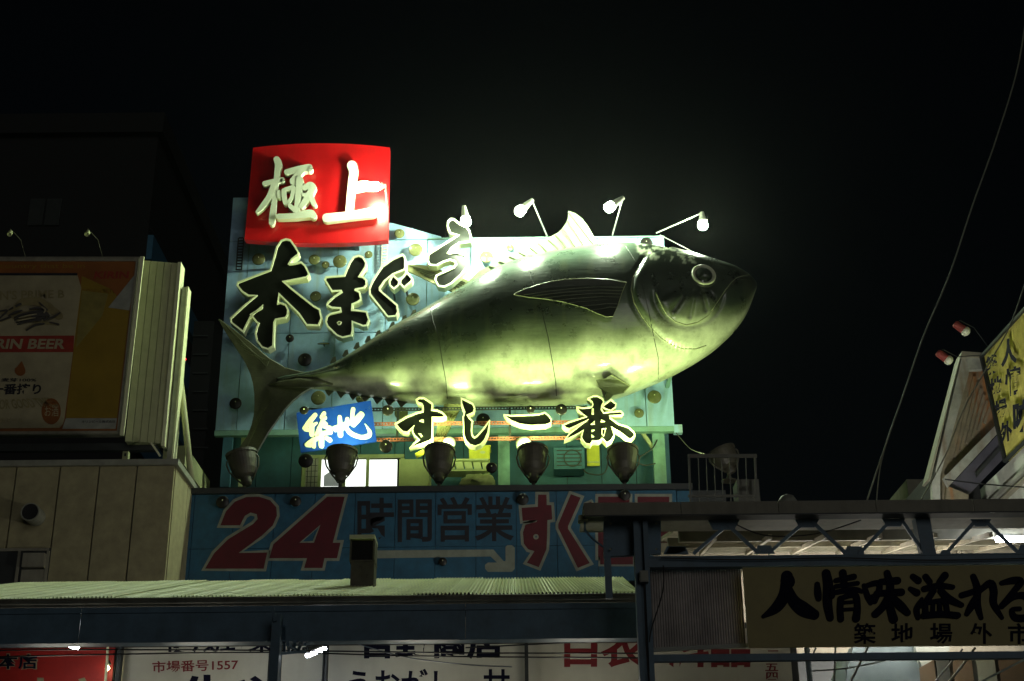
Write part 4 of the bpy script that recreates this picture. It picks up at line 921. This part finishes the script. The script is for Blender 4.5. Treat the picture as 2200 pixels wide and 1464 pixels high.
# blue pole with truss arm in front of the beam
YPp = 11.2
pl = thing('blue_pole', 'blue steel pole with bracket arm below the long beam', 'pole', (P(592,1464,YPp).x, YPp, 0))
xp = P(596,1440,YPp).x
MB().box((xp-.065, YPp, 0), (xp+.005, YPp+.12, P(596,1320,YPp).z)).out('column', M['bsteel'], pl)
MB().beam(P(585,1305,YPp-.02), P(592,1335,YPp-.02), .012, .03).out('tip', M['bsteel'], pl)
for a, c in (((600,1342),(600,1402)),((610,1345),(611,1405)),((598,1405),(655,1400)),((600,1345),(618,1352)),((618,1385),(640,1400)),((655,1385),(680,1378)),((618,1380),(622,1402)),((634,1378),(632,1400)),((648,1378),(640,1400))):
    MB().beam(P(*a, YPp+.1), P(*c, YPp+.35), .022, .022).out('bracket_bar', M['bsteel'], pl)

# fluorescent lights added under the canopy, out of view, to brighten the shop signs
for x, lw in ((120,'first from the left'),(430,'below the numbered sign'),(900,'below the middle white sign'),(1250,'below the dark red lettered sign')):
    y = 1500
    t = thing('added_canopy_light', 'added unseen fluorescent fitting under the market canopy, '+lw, 'lamp', P(x, y, 12.2), 'added fluorescent fittings under the market canopy')
    a, c = P(x-60, y, 12.15), P(x+60, y, 12.15)
    MB().tube([a, c], .014, 8).out('tube', M['tubel2'], t); MB().beam(a+Vector((0,0,-.04)), c+Vector((0,0,-.04)), .08, .03).out('housing', M['ksil'], t)
# ------------------------------------------------------------------ steel gantry on the right
YA = 10.6
ga = thing('steel_gantry', 'blue-grey steel gantry frame carrying the ochre banner', 'gantry', (P(1395,1464,YA).x, YA, 0))
zf0, zf1 = P(1700,1112,YA).z, P(1700,1086,YA).z
xf0, xf1 = P(1252,1100,YA).x, P(2290,1100,YA).x
nf = 5
for i in range(nf): MB().box((xf0+(xf1-xf0)*i/nf+.003, YA-.12, zf0), (xf0+(xf1-xf0)*(i+1)/nf-.003, YA-.09, zf1)).out('fascia_plate', M['grey'], ga)
MB().box((xf0, YA-.089, zf1-.035), (xf1, YA+.6, zf1-.01)).out('cap_sheet', M['grey'], ga)
MB().box((xf0, YA-.125, zf0-.012), (xf1, YA+.02, zf0-.002)).out('fascia_lip', M['dull'], ga)
xp = P(1384,1300,YA).x
MB().box((xp-.055, YA, 0), (xp-.018, YA+.11, zf0-.013)).out('column', M['bsteel'], ga)
MB().box((xp-.018, YA+.045, 0), (xp+.018, YA+.06, zf0-.013)).out('column_web', M['bsteel'], ga)
MB().box((xp+.018, YA, 0), (xp+.055, YA+.11, zf0-.013)).out('column', M['bsteel'], ga)
z1, z0 = P(1700,1192,YA).z, P(1700,1214,YA).z
x0 = xp+.056
MB().box((x0, YA+.01, z1-.012), (xf1, YA+.09, z1)).out('lower_chord', M['bsteel'], ga)
MB().box((x0, YA+.015, z0), (xf1, YA+.03, z1-.013)).out('lower_chord_web', M['bsteel'], ga)
MB().box((x0, YA-.0, z0-.008), (xf1, YA+.09, z0-.0005)).out('lower_chord', M['bsteel'], ga)
MB().box((x0, YA+.0, P(1700,1419,YA).z), (xf1, YA+.06, P(1700,1404,YA).z)).out('bottom_rail', M['bsteel'], ga)
def bar(a, c, w=10): 
    ww = w*.0037; MB().beam(P(*a,YA+.05), P(*c,YA+.05), ww, .02, Vector((0,1,0))).out('diagonal', M['bsteel'], ga)
for (a, c) in (((1555,1135),(1490,1190)),((1555,1120),(1630,1190)),((1722,1128),(1650,1190)),((1735,1112),(1820,1192)),((1910,1122),(1845,1192)),((1935,1115),(1985,1188)),((2095,1120),(2030,1192)),((2115,1118),(2190,1190))): bar(a, c, 7)
for x0_, x1_, y0, y1, w in ((1430,1478,1175,1190,8),(1520,1590,1116,1138,12),(1620,1665,1172,1190,8),(1708,1760,1116,1133,10),(1812,1858,1174,1191,8),(1895,1945,1115,1131,10),(2085,2130,1116,1131,10),(1425,1480,1174,1191,8),(2018,2045,1182,1192,6),(2185,2240,1170,1192,8)):
    up = y0 < 1150; s = w if up else -w
    MB().prism([(x0_,y0),(x1_,y0),(x1_-(w if up else -0),y1),(x0_+(w if up else 0),y1)] if up else [(x0_+w,y0),(x1_-w,y0),(x1_,y1),(x0_,y1)], YA+.045, .012).out('gusset', M['bsteel'], ga)
MB().prism([(1966,1112),(1998,1112),(2012,1192),(1982,1192)], YA+.03, .1).out('upright', M['bsteel'], ga)
MB().prism([(1297,1117),(1420,1117),(1420,1190),(1297,1196)], YA+.12, .05).out('gusset_plate', M['bsteel'], ga)
MB().beam(P(1303,1160,YA+.1), P(1309,1287,YA+.1), .05, .05, Vector((0,1,0))).out('stub_column', M['bsteel'], ga)
MB().tube([P(*p, YA) for p in ((1256,1115),(1257,1140),(1275,1160),(1297,1176))], .008, 6).out('bent_bracket', M['bsteel'], ga)
MB().box(*wb(1243,1107,1262,1118,YA-.05,.1)).out('gutter_end', M['cab'], ga)
for x in (1697, 2012): MB().box(*wb(x-4,1214,x+4,1220,YA+.03,.03)).out('hanger', M['bsteel'], ga)
# banner
bn = thing('ochre_banner', 'ochre banner with large navy brush characters on the gantry', 'banner', P(1950,1392,YA))
zz0, zz1 = P(1900,1391,YA).z, P(1900,1219,YA).z
MB().box((P(1600,1300,YA).x, YA-.03, zz0), (P(2290,1300,YA).x, YA-.012, zz1)).out('banner_sheet', M['ban'], bn)
YQ = YA-.034; KT = ((1680,1060), 3.623); JT = ((1560,1050), 3.4375)
strokes('banner_character', [[(450,650,90),(455,690,110),(445,700,70)],[(450,690,90),(430,790,90),(370,880,80),(275,945,30)],[(455,740,70),(500,830,90),(570,890,110),(650,930,80)]], YQ, .003, M['ink'], bn, JT)
strokes('banner_character', [[(275,710,45),(280,780,60),(285,820,50)],[(345,625,70),(360,720,80),(355,850,75),(375,970,60)],[(420,680,40),(560,650,50)],[(475,620,60),(490,740,50)],[(420,725,36),(590,700,36)],[(395,775,40),(560,750,44),(625,765,30)],[(460,820,50),(455,900,50),(460,980,50)],[(480,810,40),(570,790,50),(590,880,50),(580,975,60)],[(480,850,26),(560,845,26)],[(480,905,26),(560,900,26)],[(400,740,30),(395,800,40)]], YQ, .003, M['ink'], bn, KT)
strokes('banner_character', [[(640,720,40),(665,800,50),(690,855,40)],[(660,720,40),(740,700,50),(760,740,50),(720,840,50)],[(690,810,40),(740,790,30)],[(770,690,50),(900,680,60)],[(740,780,50),(930,770,60)],[(820,620,50),(845,720,60),(840,860,60),(870,980,70)],[(830,800,50),(790,880,60),(730,940,60)],[(850,800,50),(920,870,70),(980,930,50)]], YQ, .003, M['ink'], bn, KT)
strokes('banner_character', [[(1020,650,50),(1060,680,60)],[(1000,745,40),(1050,775,60)],[(1090,820,26),(1050,900,50),(1060,970,40)],[(1120,650,50),(1150,690,50)],[(1270,640,60),(1230,690,50)],[(1110,745,50),(1220,720,50),(1330,730,40)],[(1180,760,50),(1120,850,50),(1090,880,30)],[(1240,760,50),(1300,820,60),(1400,870,40)],[(1120,870,40),(1120,950,50)],[(1120,855,36),(1260,840,40),(1290,930,40)],[(1180,860,30),(1175,940,34)],[(1230,860,30),(1235,940,34)],[(1110,950,50),(1250,940,50),(1370,950,50)]], YQ, .003, M['ink'], bn, KT)
strokes('banner_character', [[(1490,650,50),(1520,740,60),(1520,860,60),(1550,970,40)],[(1400,795,50),(1480,770,50),(1560,740,50)],[(1540,760,40),(1480,870,60),(1440,940,40)],[(1530,770,40),(1620,700,60),(1650,760,60),(1650,860,55),(1715,970,30)]], YQ, .003, M['ink'], bn, KT)
strokes('banner_character', [[(1710,700,40),(1800,680,60),(1860,690,60),(1800,770,50),(1710,880,50)],[(1720,870,50),(1800,810,50),(1890,800,60),(1950,870,60),(1920,960,60),(1820,970,60),(1790,910,40),(1850,900,40)]], YQ, .003, M['ink'], bn, KT)
for s_, x in (('築',1858),('地',1939),('場',2022),('外',2108),('市',2190)):
    text('banner_lettering', s_, (x-24,1339,x+24,1384), YQ, M['ink'], bn, bold=.02)
# ribbed plastic sheet
rp = thing('ribbed_sheet', 'grey ribbed plastic sheet hanging between post and banner', 'sheet', P(1500,1390,YA))
xa, xb_ = P(1392,1300,YA).x, P(1602,1300,YA).x; zt_ = P(1500,1212,YA).z; zb_ = P(1500,1384,YA).z
Vv = []; Ff = []; N = 410
for i in range(N+1):
    x = xa+(xb_-xa)*i/N; y = YA+.12+.006*math.sin(x*2*math.pi/.0195)
    Vv += [(x, y, zb_-.02+(x-xa)*.03), (x, y, zt_), (x, y+.003, zb_-.02+(x-xa)*.03), (x, y+.003, zt_)]
for i in range(N):
    Ff += [(4*i,4*i+4,4*i+5,4*i+1),(4*i+2,4*i+3,4*i+7,4*i+6),(4*i+1,4*i+5,4*i+7,4*i+3)]
mesh('sheet', Vv, Ff, M['clear'], rp)
MB().beam((xa+.01, YA+.10, zb_-.022), (xb_+.01, YA+.10, zb_-.0+.006), .02, .03).out('bottom_bar', M['ksil'], rp)
# arcade roof behind the truss
ar = thing('arcade_roof', 'cream arcade ceiling with purlins seen through the truss', 'roof', P(1850,1195,15))
zA = P(1800,1128,12.2).z
x0, x1 = P(1440,1150,13).x, P(2400,1150,13).x
za, zb2_ = P(1800,1120,11.6).z, P(1800,1198,17.5).z
def slab(Y0, Y1, x0, x1, dz, th, m, nm): 
    f = lambda Y: za+(zb2_-za)*(Y-11.6)/(5.9)
    return MB().add([(x0,Y0,f(Y0)+dz),(x1,Y0,f(Y0)+dz),(x1,Y1,f(Y1)+dz),(x0,Y1,f(Y1)+dz),(x0,Y0,f(Y0)+dz+th),(x1,Y0,f(Y0)+dz+th),(x1,Y1,f(Y1)+dz+th),(x0,Y1,f(Y1)+dz+th)],[(0,3,2,1),(4,5,6,7),(0,1,5,4),(1,2,6,5),(2,3,7,6),(3,0,4,7)]).out(nm, M[m], ar)
for i in range(6):
    for j in range(2):
        Y0, Y1 = 11.7+j*1.25, 11.7+(j+1)*1.25-.03; a = x0+(x1-x0)*i/6
        slab(Y0, Y1, a, a+(x1-x0)/6-.02, random.uniform(0,.01), .03, 'ceil', 'ceiling_panel')
for Y in (12.3,13.2,13.95): slab(Y, Y+.09, x0, x1, -.12, .1, 'grey', 'purlin')
for i in range(9): a = x0+(x1-x0)*(i+.5)/9; MB().beam((a,11.7,za-.10),(a+.2,14.2,za+(zb2_-za)*.42-.10), .03, .04).out('rafter', M['ceil'], ar)
MB().box((x0, 14.25, zb2_-1.8), (x1, 14.3, za+(zb2_-za)*.42)).out('end_wall', M['ceil'], ar)
for i in range(8): a = x0+(x1-x0)*(i+.4)/8; MB().beam((a,14.2,zb2_-1.2),(a+(.3 if i%2 else -.3),14.2,za+(zb2_-za)*.41), .035, .035).out('brace', M['ceil'], ar)
for k, (a, c, Y, l) in enumerate((((2140,1160),(2260,1160),12.2,'bright horizontal fluorescent tube at the right edge under the arcade roof'),((1880,1131),(1905,1117),12.8,'short slanted tube light seen left of the upright'),((2080,1128),(2118,1117),12.0,'short slanted tube light right of the upright'),((2150,1130),(2230,1112),11.9,'slanted tube light at the right edge under the fascia'))):
    t = thing('tube_light', l, 'lamp', P((a[0]+c[0])/2, (a[1]+c[1])/2, Y), 'fluorescent tubes under the arcade roof')
    MB().tube([P(*a,Y), P(*c,Y+(0 if k == 0 else .5))], .022 if k == 0 else .008, 8).out('tube', M['tubel'], t)
    MB().beam(P(*a,Y)+Vector((0,0,.04)), P(*c,Y+(0 if k == 0 else .5))+Vector((0,0,.04)), .05, .02).out('housing', M['ksil'], t)
# things below the banner
tag(bx('wall_post', (1700,1385,1722,1640), 13.4, .2, M['gutter']), 'dark green-brown wall edge right of the last white sign', 'wall')
tag(MB().tube([P(1732,1380,12.6), P(1742,1480,12.6)], .025, 10).out('drain_pipe', M['pale']), 'pale blue drain pipe below the banner left end', 'pipe')
aw = thing('pale_awning', 'pale blue-grey rounded awning below the banner', 'awning', P(1890,1470,14))
MB().prism([(1835,1385),(1965,1385),(1972,1400),(1980,1500),(1812,1500),(1822,1430)], 14, .8).out('awning_skin', M['pale'], aw)
MB().prism([(1965,1385),(2040,1385),(2040,1398),(1980,1432)], 13.9, .09).out('awning_flap', M['wwall'], aw)
for x0_, x1_, m, l in ((1982,2018,'brown','first brown pillar right of the awning'),(2058,2100,'brown','second brown pillar right of the awning'),(2022,2050,'dull','dark doorway panel between the brown pillars'),(2110,2150,'ksil','grey shutter panel near the right edge'),(2158,2230,'brown','brown wall piece at the lower right corner')):
    tag(bx('pillar' if m == 'brown' else 'wall_panel', (x0_,1385,x1_,1640), 15, .3, M[m]), l, 'pillar' if m == 'brown' else 'panel')
tag(bx('back_wall', (1722,1385,2300,1700), 16.5, .3, M['night']), 'dark wall far behind the banner underside', 'wall')
def wire(pts, Y, r, m, label, cat='cable', Y2=None):
    s = smooth_stroke([(a, b_, 0) for a, b_ in pts], 6); n = len(s)
    o = MB().tube([P(p[0], p[1], Y+((Y2 or Y)-Y)*i/(n-1)) for i, p in enumerate(s)], r, 6).out('cable', M[m]); tag(o, label, cat); return o
wire([(1795,1385),(1794,1420),(1792,1470)], 11.5, .008, 'cablew', 'thin pale cable hanging straight below the banner')
wire([(1865,1390),(1850,1420),(1825,1470)], 11.5, .010, 'cablew', 'pale cable slanting down left across the awning')
wire([(1755,1388),(1748,1402),(1744,1408)], 11.5, .007, 'cablew', 'short pale cable at the banner left underside')
wire([(2068,1395),(2030,1440),(2000,1475)], 11.5, .008, 'cablew', 'upper of two parallel pale cables over the brown pillar')
wire([(2095,1392),(2060,1440),(2030,1475)], 11.5, .010, 'cablew', 'lower of two parallel pale cables over the brown pillar')
wire([(1745,1442),(1820,1436),(1900,1420)], 11.5, .006, 'cablew', 'sagging pale cable from the drain pipe to the awning')
wire([(2110,1464),(2200,1418)], 11.5, .008, 'pale', 'pale pipe rising to the right at the bottom corner', 'pipe')
wire([(1425,1215),(1424,1270),(1400,1350),(1395,1380)], YA-.05, .005, 'cable', 'black wire crossing the ribbed sheet beside the post')
# cables across the shop signs
for i, (pts, l) in enumerate((([(-20,1398),(200,1396),(600,1398),(1000,1403),(1385,1404)],'upper black cable strung across the shop signs'),([(-20,1412),(250,1406),(600,1402),(900,1410),(1385,1414)],'lower black cable strung across the shop signs'),([(1000,1392),(1200,1382),(1370,1374)],'dark cable rising to the blue post across the middle sign'))): wire(pts, 11.9, .006, 'cable', l)
wire([(760,1381),(870,1412),(1000,1428),(1100,1433)], 11.9, .005, 'cablew', 'thin grey wire sagging over the middle sign')
# sky cables
wire([(2215,-60),(2190,130),(2140,300),(2090,440),(2040,590),(1985,720),(1940,850),(1905,950),(1858,1090)], 12, .007, 'grey', 'long twisted cable sweeping down the night sky at the right')
wire([(1905,950),(1890,1010),(1882,1090)], 12, .005, 'grey', 'thin cable branching beside the long sky cable foot')
wire([(2205,600),(2170,700),(2120,790),(2070,880),(2030,980),(1970,1090)], 12, .006, 'grey', 'second cable passing in front of the rusty gable')
wire([(1452,930),(1480,962),(1500,972),(1518,977)], 22, .007, 'cable', 'thin wire from the signboard corner to the cage')
wire([(2030,1030),(2110,1040),(2210,1048)], 12.5, .006, 'cable', 'black wire across the foot of the white wall')
wire([(225,340),(310,470),(345,520)], 45, .012, 'cable', 'faint wire slanting past the dark tower')
# ------------------------------------------------------------------ railing cage right of the sign
cg = thing('railing_cage', 'dark metal railing cage on the roof right of the signboard', 'railing', P(1550,1085,19))
for x in (1480,1500,1517,1534,1550,1567,1584,1602,1622): MB().beam(P(x+4,1084,19), P(x,980,19), .03 if x in (1480,1622) else .012, .02, Vector((0,1,0))).out('bar', M['cage'], cg)
for y, h in ((980,.05),(1066,.03)): a, c = P(1478,y,19), P(1626,y,19); MB().beam(a, c, .03, h).out('rail', M['cage'], cg)
MB().box(*wb(1585,1030,1632,1085,19.2,.4)).out('side_box', M['cage'], cg)
zc2 = P(1568,1040,YU).z
flood(1568, 'floodlight standing in the railing cage right of the signboard', True, 965, 6, z=P(1568,1035,YU).z, k=.95, roll=-22)
tag(MB().lathe([(0,.07),(.05,.05),(.08,0),(.08,-.05)], Matrix.Translation(P(1692,1080,YA+.1)), 14).out('dome_camera', M['ksil'], None, True), 'small grey dome on the gantry fascia top', 'dome')
# ------------------------------------------------------------------ rusty gable and white building on the right
XR = P(2115,765,18).x
def Q(x, y): return PX(x, y, XR)
def sidepoly(name, pts, m, par, off=0, th=.05):
    fr = [Q(*p)-Vector((off,0,0)) for p in pts]; n = len(fr)
    tri = tessellate_polygon([[Vector((p[0],p[1],0)) for p in pts]])
    V = fr+[v+Vector((th,0,0)) for v in fr]; F = [tuple(t) for t in tri]+[tuple(n+i for i in reversed(t)) for t in tri]+[(i,(i+1)%n,n+(i+1)%n,n+i) for i in range(n)]
    return mesh(name, V, F, M[m], par)
ys = thing('yellow_sign', 'yellow corrugated sign with black characters at the right edge', 'sign', Q(2165,990))
pts = [(2115,766),(2166,991),(2290,868),(2290,575)]
# corrugated sheet: follow the quad in the plane and ripple it
A_, B_, C_, D_ = [Q(*p) for p in pts]; N = 300; V = []; F = []
for i in range(N+1):
    u = i/N; t0 = A_.lerp(D_, u); b0 = B_.lerp(C_, u); o = Vector((.028*math.sin(u*N*2*math.pi/9.0), 0, 0))
    V += [t0+o, b0+o]
for i in range(N): F.append((2*i, 2*i+1, 2*i+3, 2*i+2))
mesh('sheet', V, F, M['ylw'], ys)
MB().tube([A_+Vector((-.04,0,0)), D_+Vector((-.04,0,0))], .03, 6).out('trim', M['dull'], ys); MB().tube([B_+Vector((-.04,0,0)), C_+Vector((-.04,0,0))], .03, 6).out('trim', M['dull'], ys); MB().tube([A_+Vector((-.04,0,0)), B_+Vector((-.04,0,0))], .03, 6).out('trim', M['dull'], ys)
LT = ((1900,600), 2.87); MQ = lambda x, y: Q(x, y)-Vector((.085,0,0))
for s_, q in (('築',(665,465,730,590)),('地',(688,600,760,730)),('場',(718,740,790,860)),('外',(752,875,822,1010)),('人',(758,365,850,535)),('情',(785,540,880,720)),('味',(835,740,940,950))):
    text('sign_lettering', s_, T(*LT,[(q[0]-4,q[1]+18),(q[2]+4,q[1]-14),(q[2]+10,q[3]-20),(q[0]+2,q[3]+12)]), 0, M['ink'], ys, bold=.045, M=MQ)
wh = thing('white_building', 'white-walled building below the yellow sign at the right edge', 'building', (XR, 17, 0))
sidepoly('side_wall', [(2064,1091),(2166,994),(2290,872),(2290,1600),(1990,1600)], 'wwall', wh, 0, .2)
sidepoly('ledge', [(2120,1090),(2200,1016),(2290,932),(2290,942),(2200,1026),(2132,1090)], 'ksil', wh, .08, .08)
sidepoly('ledge', [(2140,1090),(2200,1036),(2290,955),(2290,958),(2200,1040),(2146,1090)], 'grey', wh, .08, .08)
MB().box((XR+.06, 14, 0), (XR+4, 17.8, P(2166,994,17.6).z)).out('core', M['wwall'], wh)
gb = thing('rusty_gable', 'old white and rust-streaked gable house beside the yellow sign', 'house', (P(2060,1085,18).x, 18.3, 0))
YH = 18.15
def hp(name, pts, m, off=0, th=.06): return MB().prism(T(*LT, pts), YH-off, th).out(name, M[m], gb)
hp('gable_sheet', [(505,560),(610,560),(690,890),(400,1210),(400,1560),(330,1560),(330,1240)], 'rust', -.1, .1)
for k in range(6):
    x0_ = 545+k*20; MB().beam(P(*T(*LT,[(x0_+8, 600+k*38)])[0], YH+.08), P(*T(*LT,[(x0_-110+k*16, 1100-k*42)])[0], YH+.08), .035, .03, Vector((0,1,0))).out('rib', M['rust'], gb)
hp('barge_board', [(480,470),(520,500),(520,590),(345,1210),(345,1500),(300,1500),(295,1250),(310,1200)], 'weather', .05, .1)
hp('top_board', [(505,480),(612,490),(608,556),(520,560)], 'weather', .06, .08)
hp('roof_edge', [(480,445),(630,455),(612,482),(470,474),(285,1240),(270,1235)], 'grey', .1, .3)
hp('eave_board', [(690,895),(700,950),(400,1275),(370,1220)], 'weather', .12, .1)
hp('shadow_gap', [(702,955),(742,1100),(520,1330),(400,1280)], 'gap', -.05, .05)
hp('window_band', [(560,1190),(715,1020),(722,1050),(570,1220)], 'dull', 0, .03)
hp('lower_wall', [(385,1275),(520,1330),(500,1560),(370,1560)], 'rust', .02, .1)
MB().box((P(2020,1085,18.5).x, 18.5, 0), (P(2110,1085,18.5).x, 24, P(2080,1000,18.5).z)).out('house_core', M['night'], gb)
tag(bx('dark_annex', (1952,1030,1998,1100), 22, 2, M['grey']), 'low dark annex left of the rusty gable', 'building')
for (x, y, l) in ((2063,704,'upper red spotlight hanging in the dark sky'),(2026,766,'lower red spotlight hanging in the dark sky')):
    t = thing('red_spotlight', l, 'spotlight', P(x, y, 17), 'red spotlights on thin arms')
    a, c = P(x-13, y-9, 17), P(x+7, y+5, 17.0); q = (c-a).normalized().to_track_quat('Z','Y').to_matrix().to_4x4(); L = (c-a).length
    MB().lathe([(0,0),(.035,0),(.05,.02),(.055,L),(0,L)], Matrix.Translation(a) @ q, 14).out('body', M['red2'], t)
    MB().lathe([(.05,0),(.065,.02),(.06,.06),(.03,.085),(0,.09)], Matrix.Translation(c) @ q, 14).out('lens', M['ball'], t, True)
    MB().tube([P(x-2, y-14, 17.1), P(x+1, y-14.5, 17.1), P(x+30, y+1, 17.6), P(2135, 762, 18.1)], .006, 5).out('arm', M['dull'], t)

for x, lw in ((1700,'left'),(1900,'middle'),(2100,'right')):  # tubes added out of sight behind the banner to light the arcade ceiling
    t = thing('added_arcade_light', 'added unseen fluorescent fitting behind the ochre banner, '+lw+' one of three', 'lamp', P(x, 1300, 13.4), 'added fluorescent fittings behind the banner')
    a, c = P(x-70, 1300, 13.4), P(x+70, 1300, 13.4)
    MB().tube([a, c], .014, 8).out('tube', M['tubel3'], t); MB().beam(a+Vector((0,0,-.05)), c+Vector((0,0,-.05)), .08, .03).out('housing', M['ksil'], t)
t = thing('added_street_lamp', 'added unseen globe street lamp standing before the rusty gable', 'street lamp', (4.1, 15.3, 0))  # lamp added out of view to light the gable from below
MB().tube([(4.1,15.3,0),(4.1,15.3,3.9)], [.06,.035], 10).out('post', M['dull'], t)
MB().lathe([(.05,3.9),(.16,4.0),(.2,4.15),(.16,4.3),(0,4.36)], Matrix.Translation((4.1,15.3,0)), 20).out('globe', M['lampglobe'], t, smooth=True)

jb = thing('junction_box', 'grey junction box on the gantry post beside the ribbed sheet', 'box', P(1384,1240,YA-.06))
MB().box(*wb(1375,1226,1393,1250,YA-.07,.069)).out('casing', M['ksil'], jb); MB().box(*wb(1377,1228,1391,1248,YA-.078,.007)).out('lid', M['cap'], jb)
wire([(1384,1250),(1386,1300),(1390,1400),(1396,1475)], YA-.03, .007, 'cable', 'black cable running down the gantry post from the junction box')
wire([(1420,1199),(1600,1203),(1800,1199),(2000,1204),(2210,1200)], YA-.02, .005, 'cable', 'thin black cable clipped along the lower chord of the gantry')
wire([(1560,1116),(1640,1150),(1750,1148),(1850,1118)], YA+.3, .005, 'cable', 'slack black cable looping behind the truss diagonals')
b = MB()
for x, y in ((1570,1120),(1585,1120),(1725,1120),(1742,1120),(1910,1120),(1928,1120),(2100,1120),(2115,1120),(1440,1184),(1458,1184),(1632,1184),(1650,1184),(1822,1184),(1845,1184),(1410,1125),(1410,1180),(1312,1125),(1312,1180)):
    b.lathe([(0,-.008),(.009,-.006),(.009,0)], Matrix.Translation(P(x,y,YA+.04)) @ Matrix.Rotation(R(90),4,'X'), 6)
o = b.out('bolts', M['cap'], ga); o['kind'] = 'stuff'
# ------------------------------------------------------------------ thin haze added to give the lamps a glow
hz = bpy.data.materials.new('lamp_glow_haze'); hz.use_nodes = True; t = hz.node_tree
for n in list(t.nodes): t.nodes.remove(n)
o = t.nodes.new('ShaderNodeOutputMaterial'); v = t.nodes.new('ShaderNodeVolumePrincipled')
v.inputs['Density'].default_value = .00013; v.inputs['Anisotropy'].default_value = .88; v.inputs['Color'].default_value = (.9,.95,.9,1)
t.links.new(v.outputs[0], o.inputs['Volume'])
h = MB().box((-70,-20,-1),(70,110,46)).out('haze', hz); h['kind'] = 'stuff'
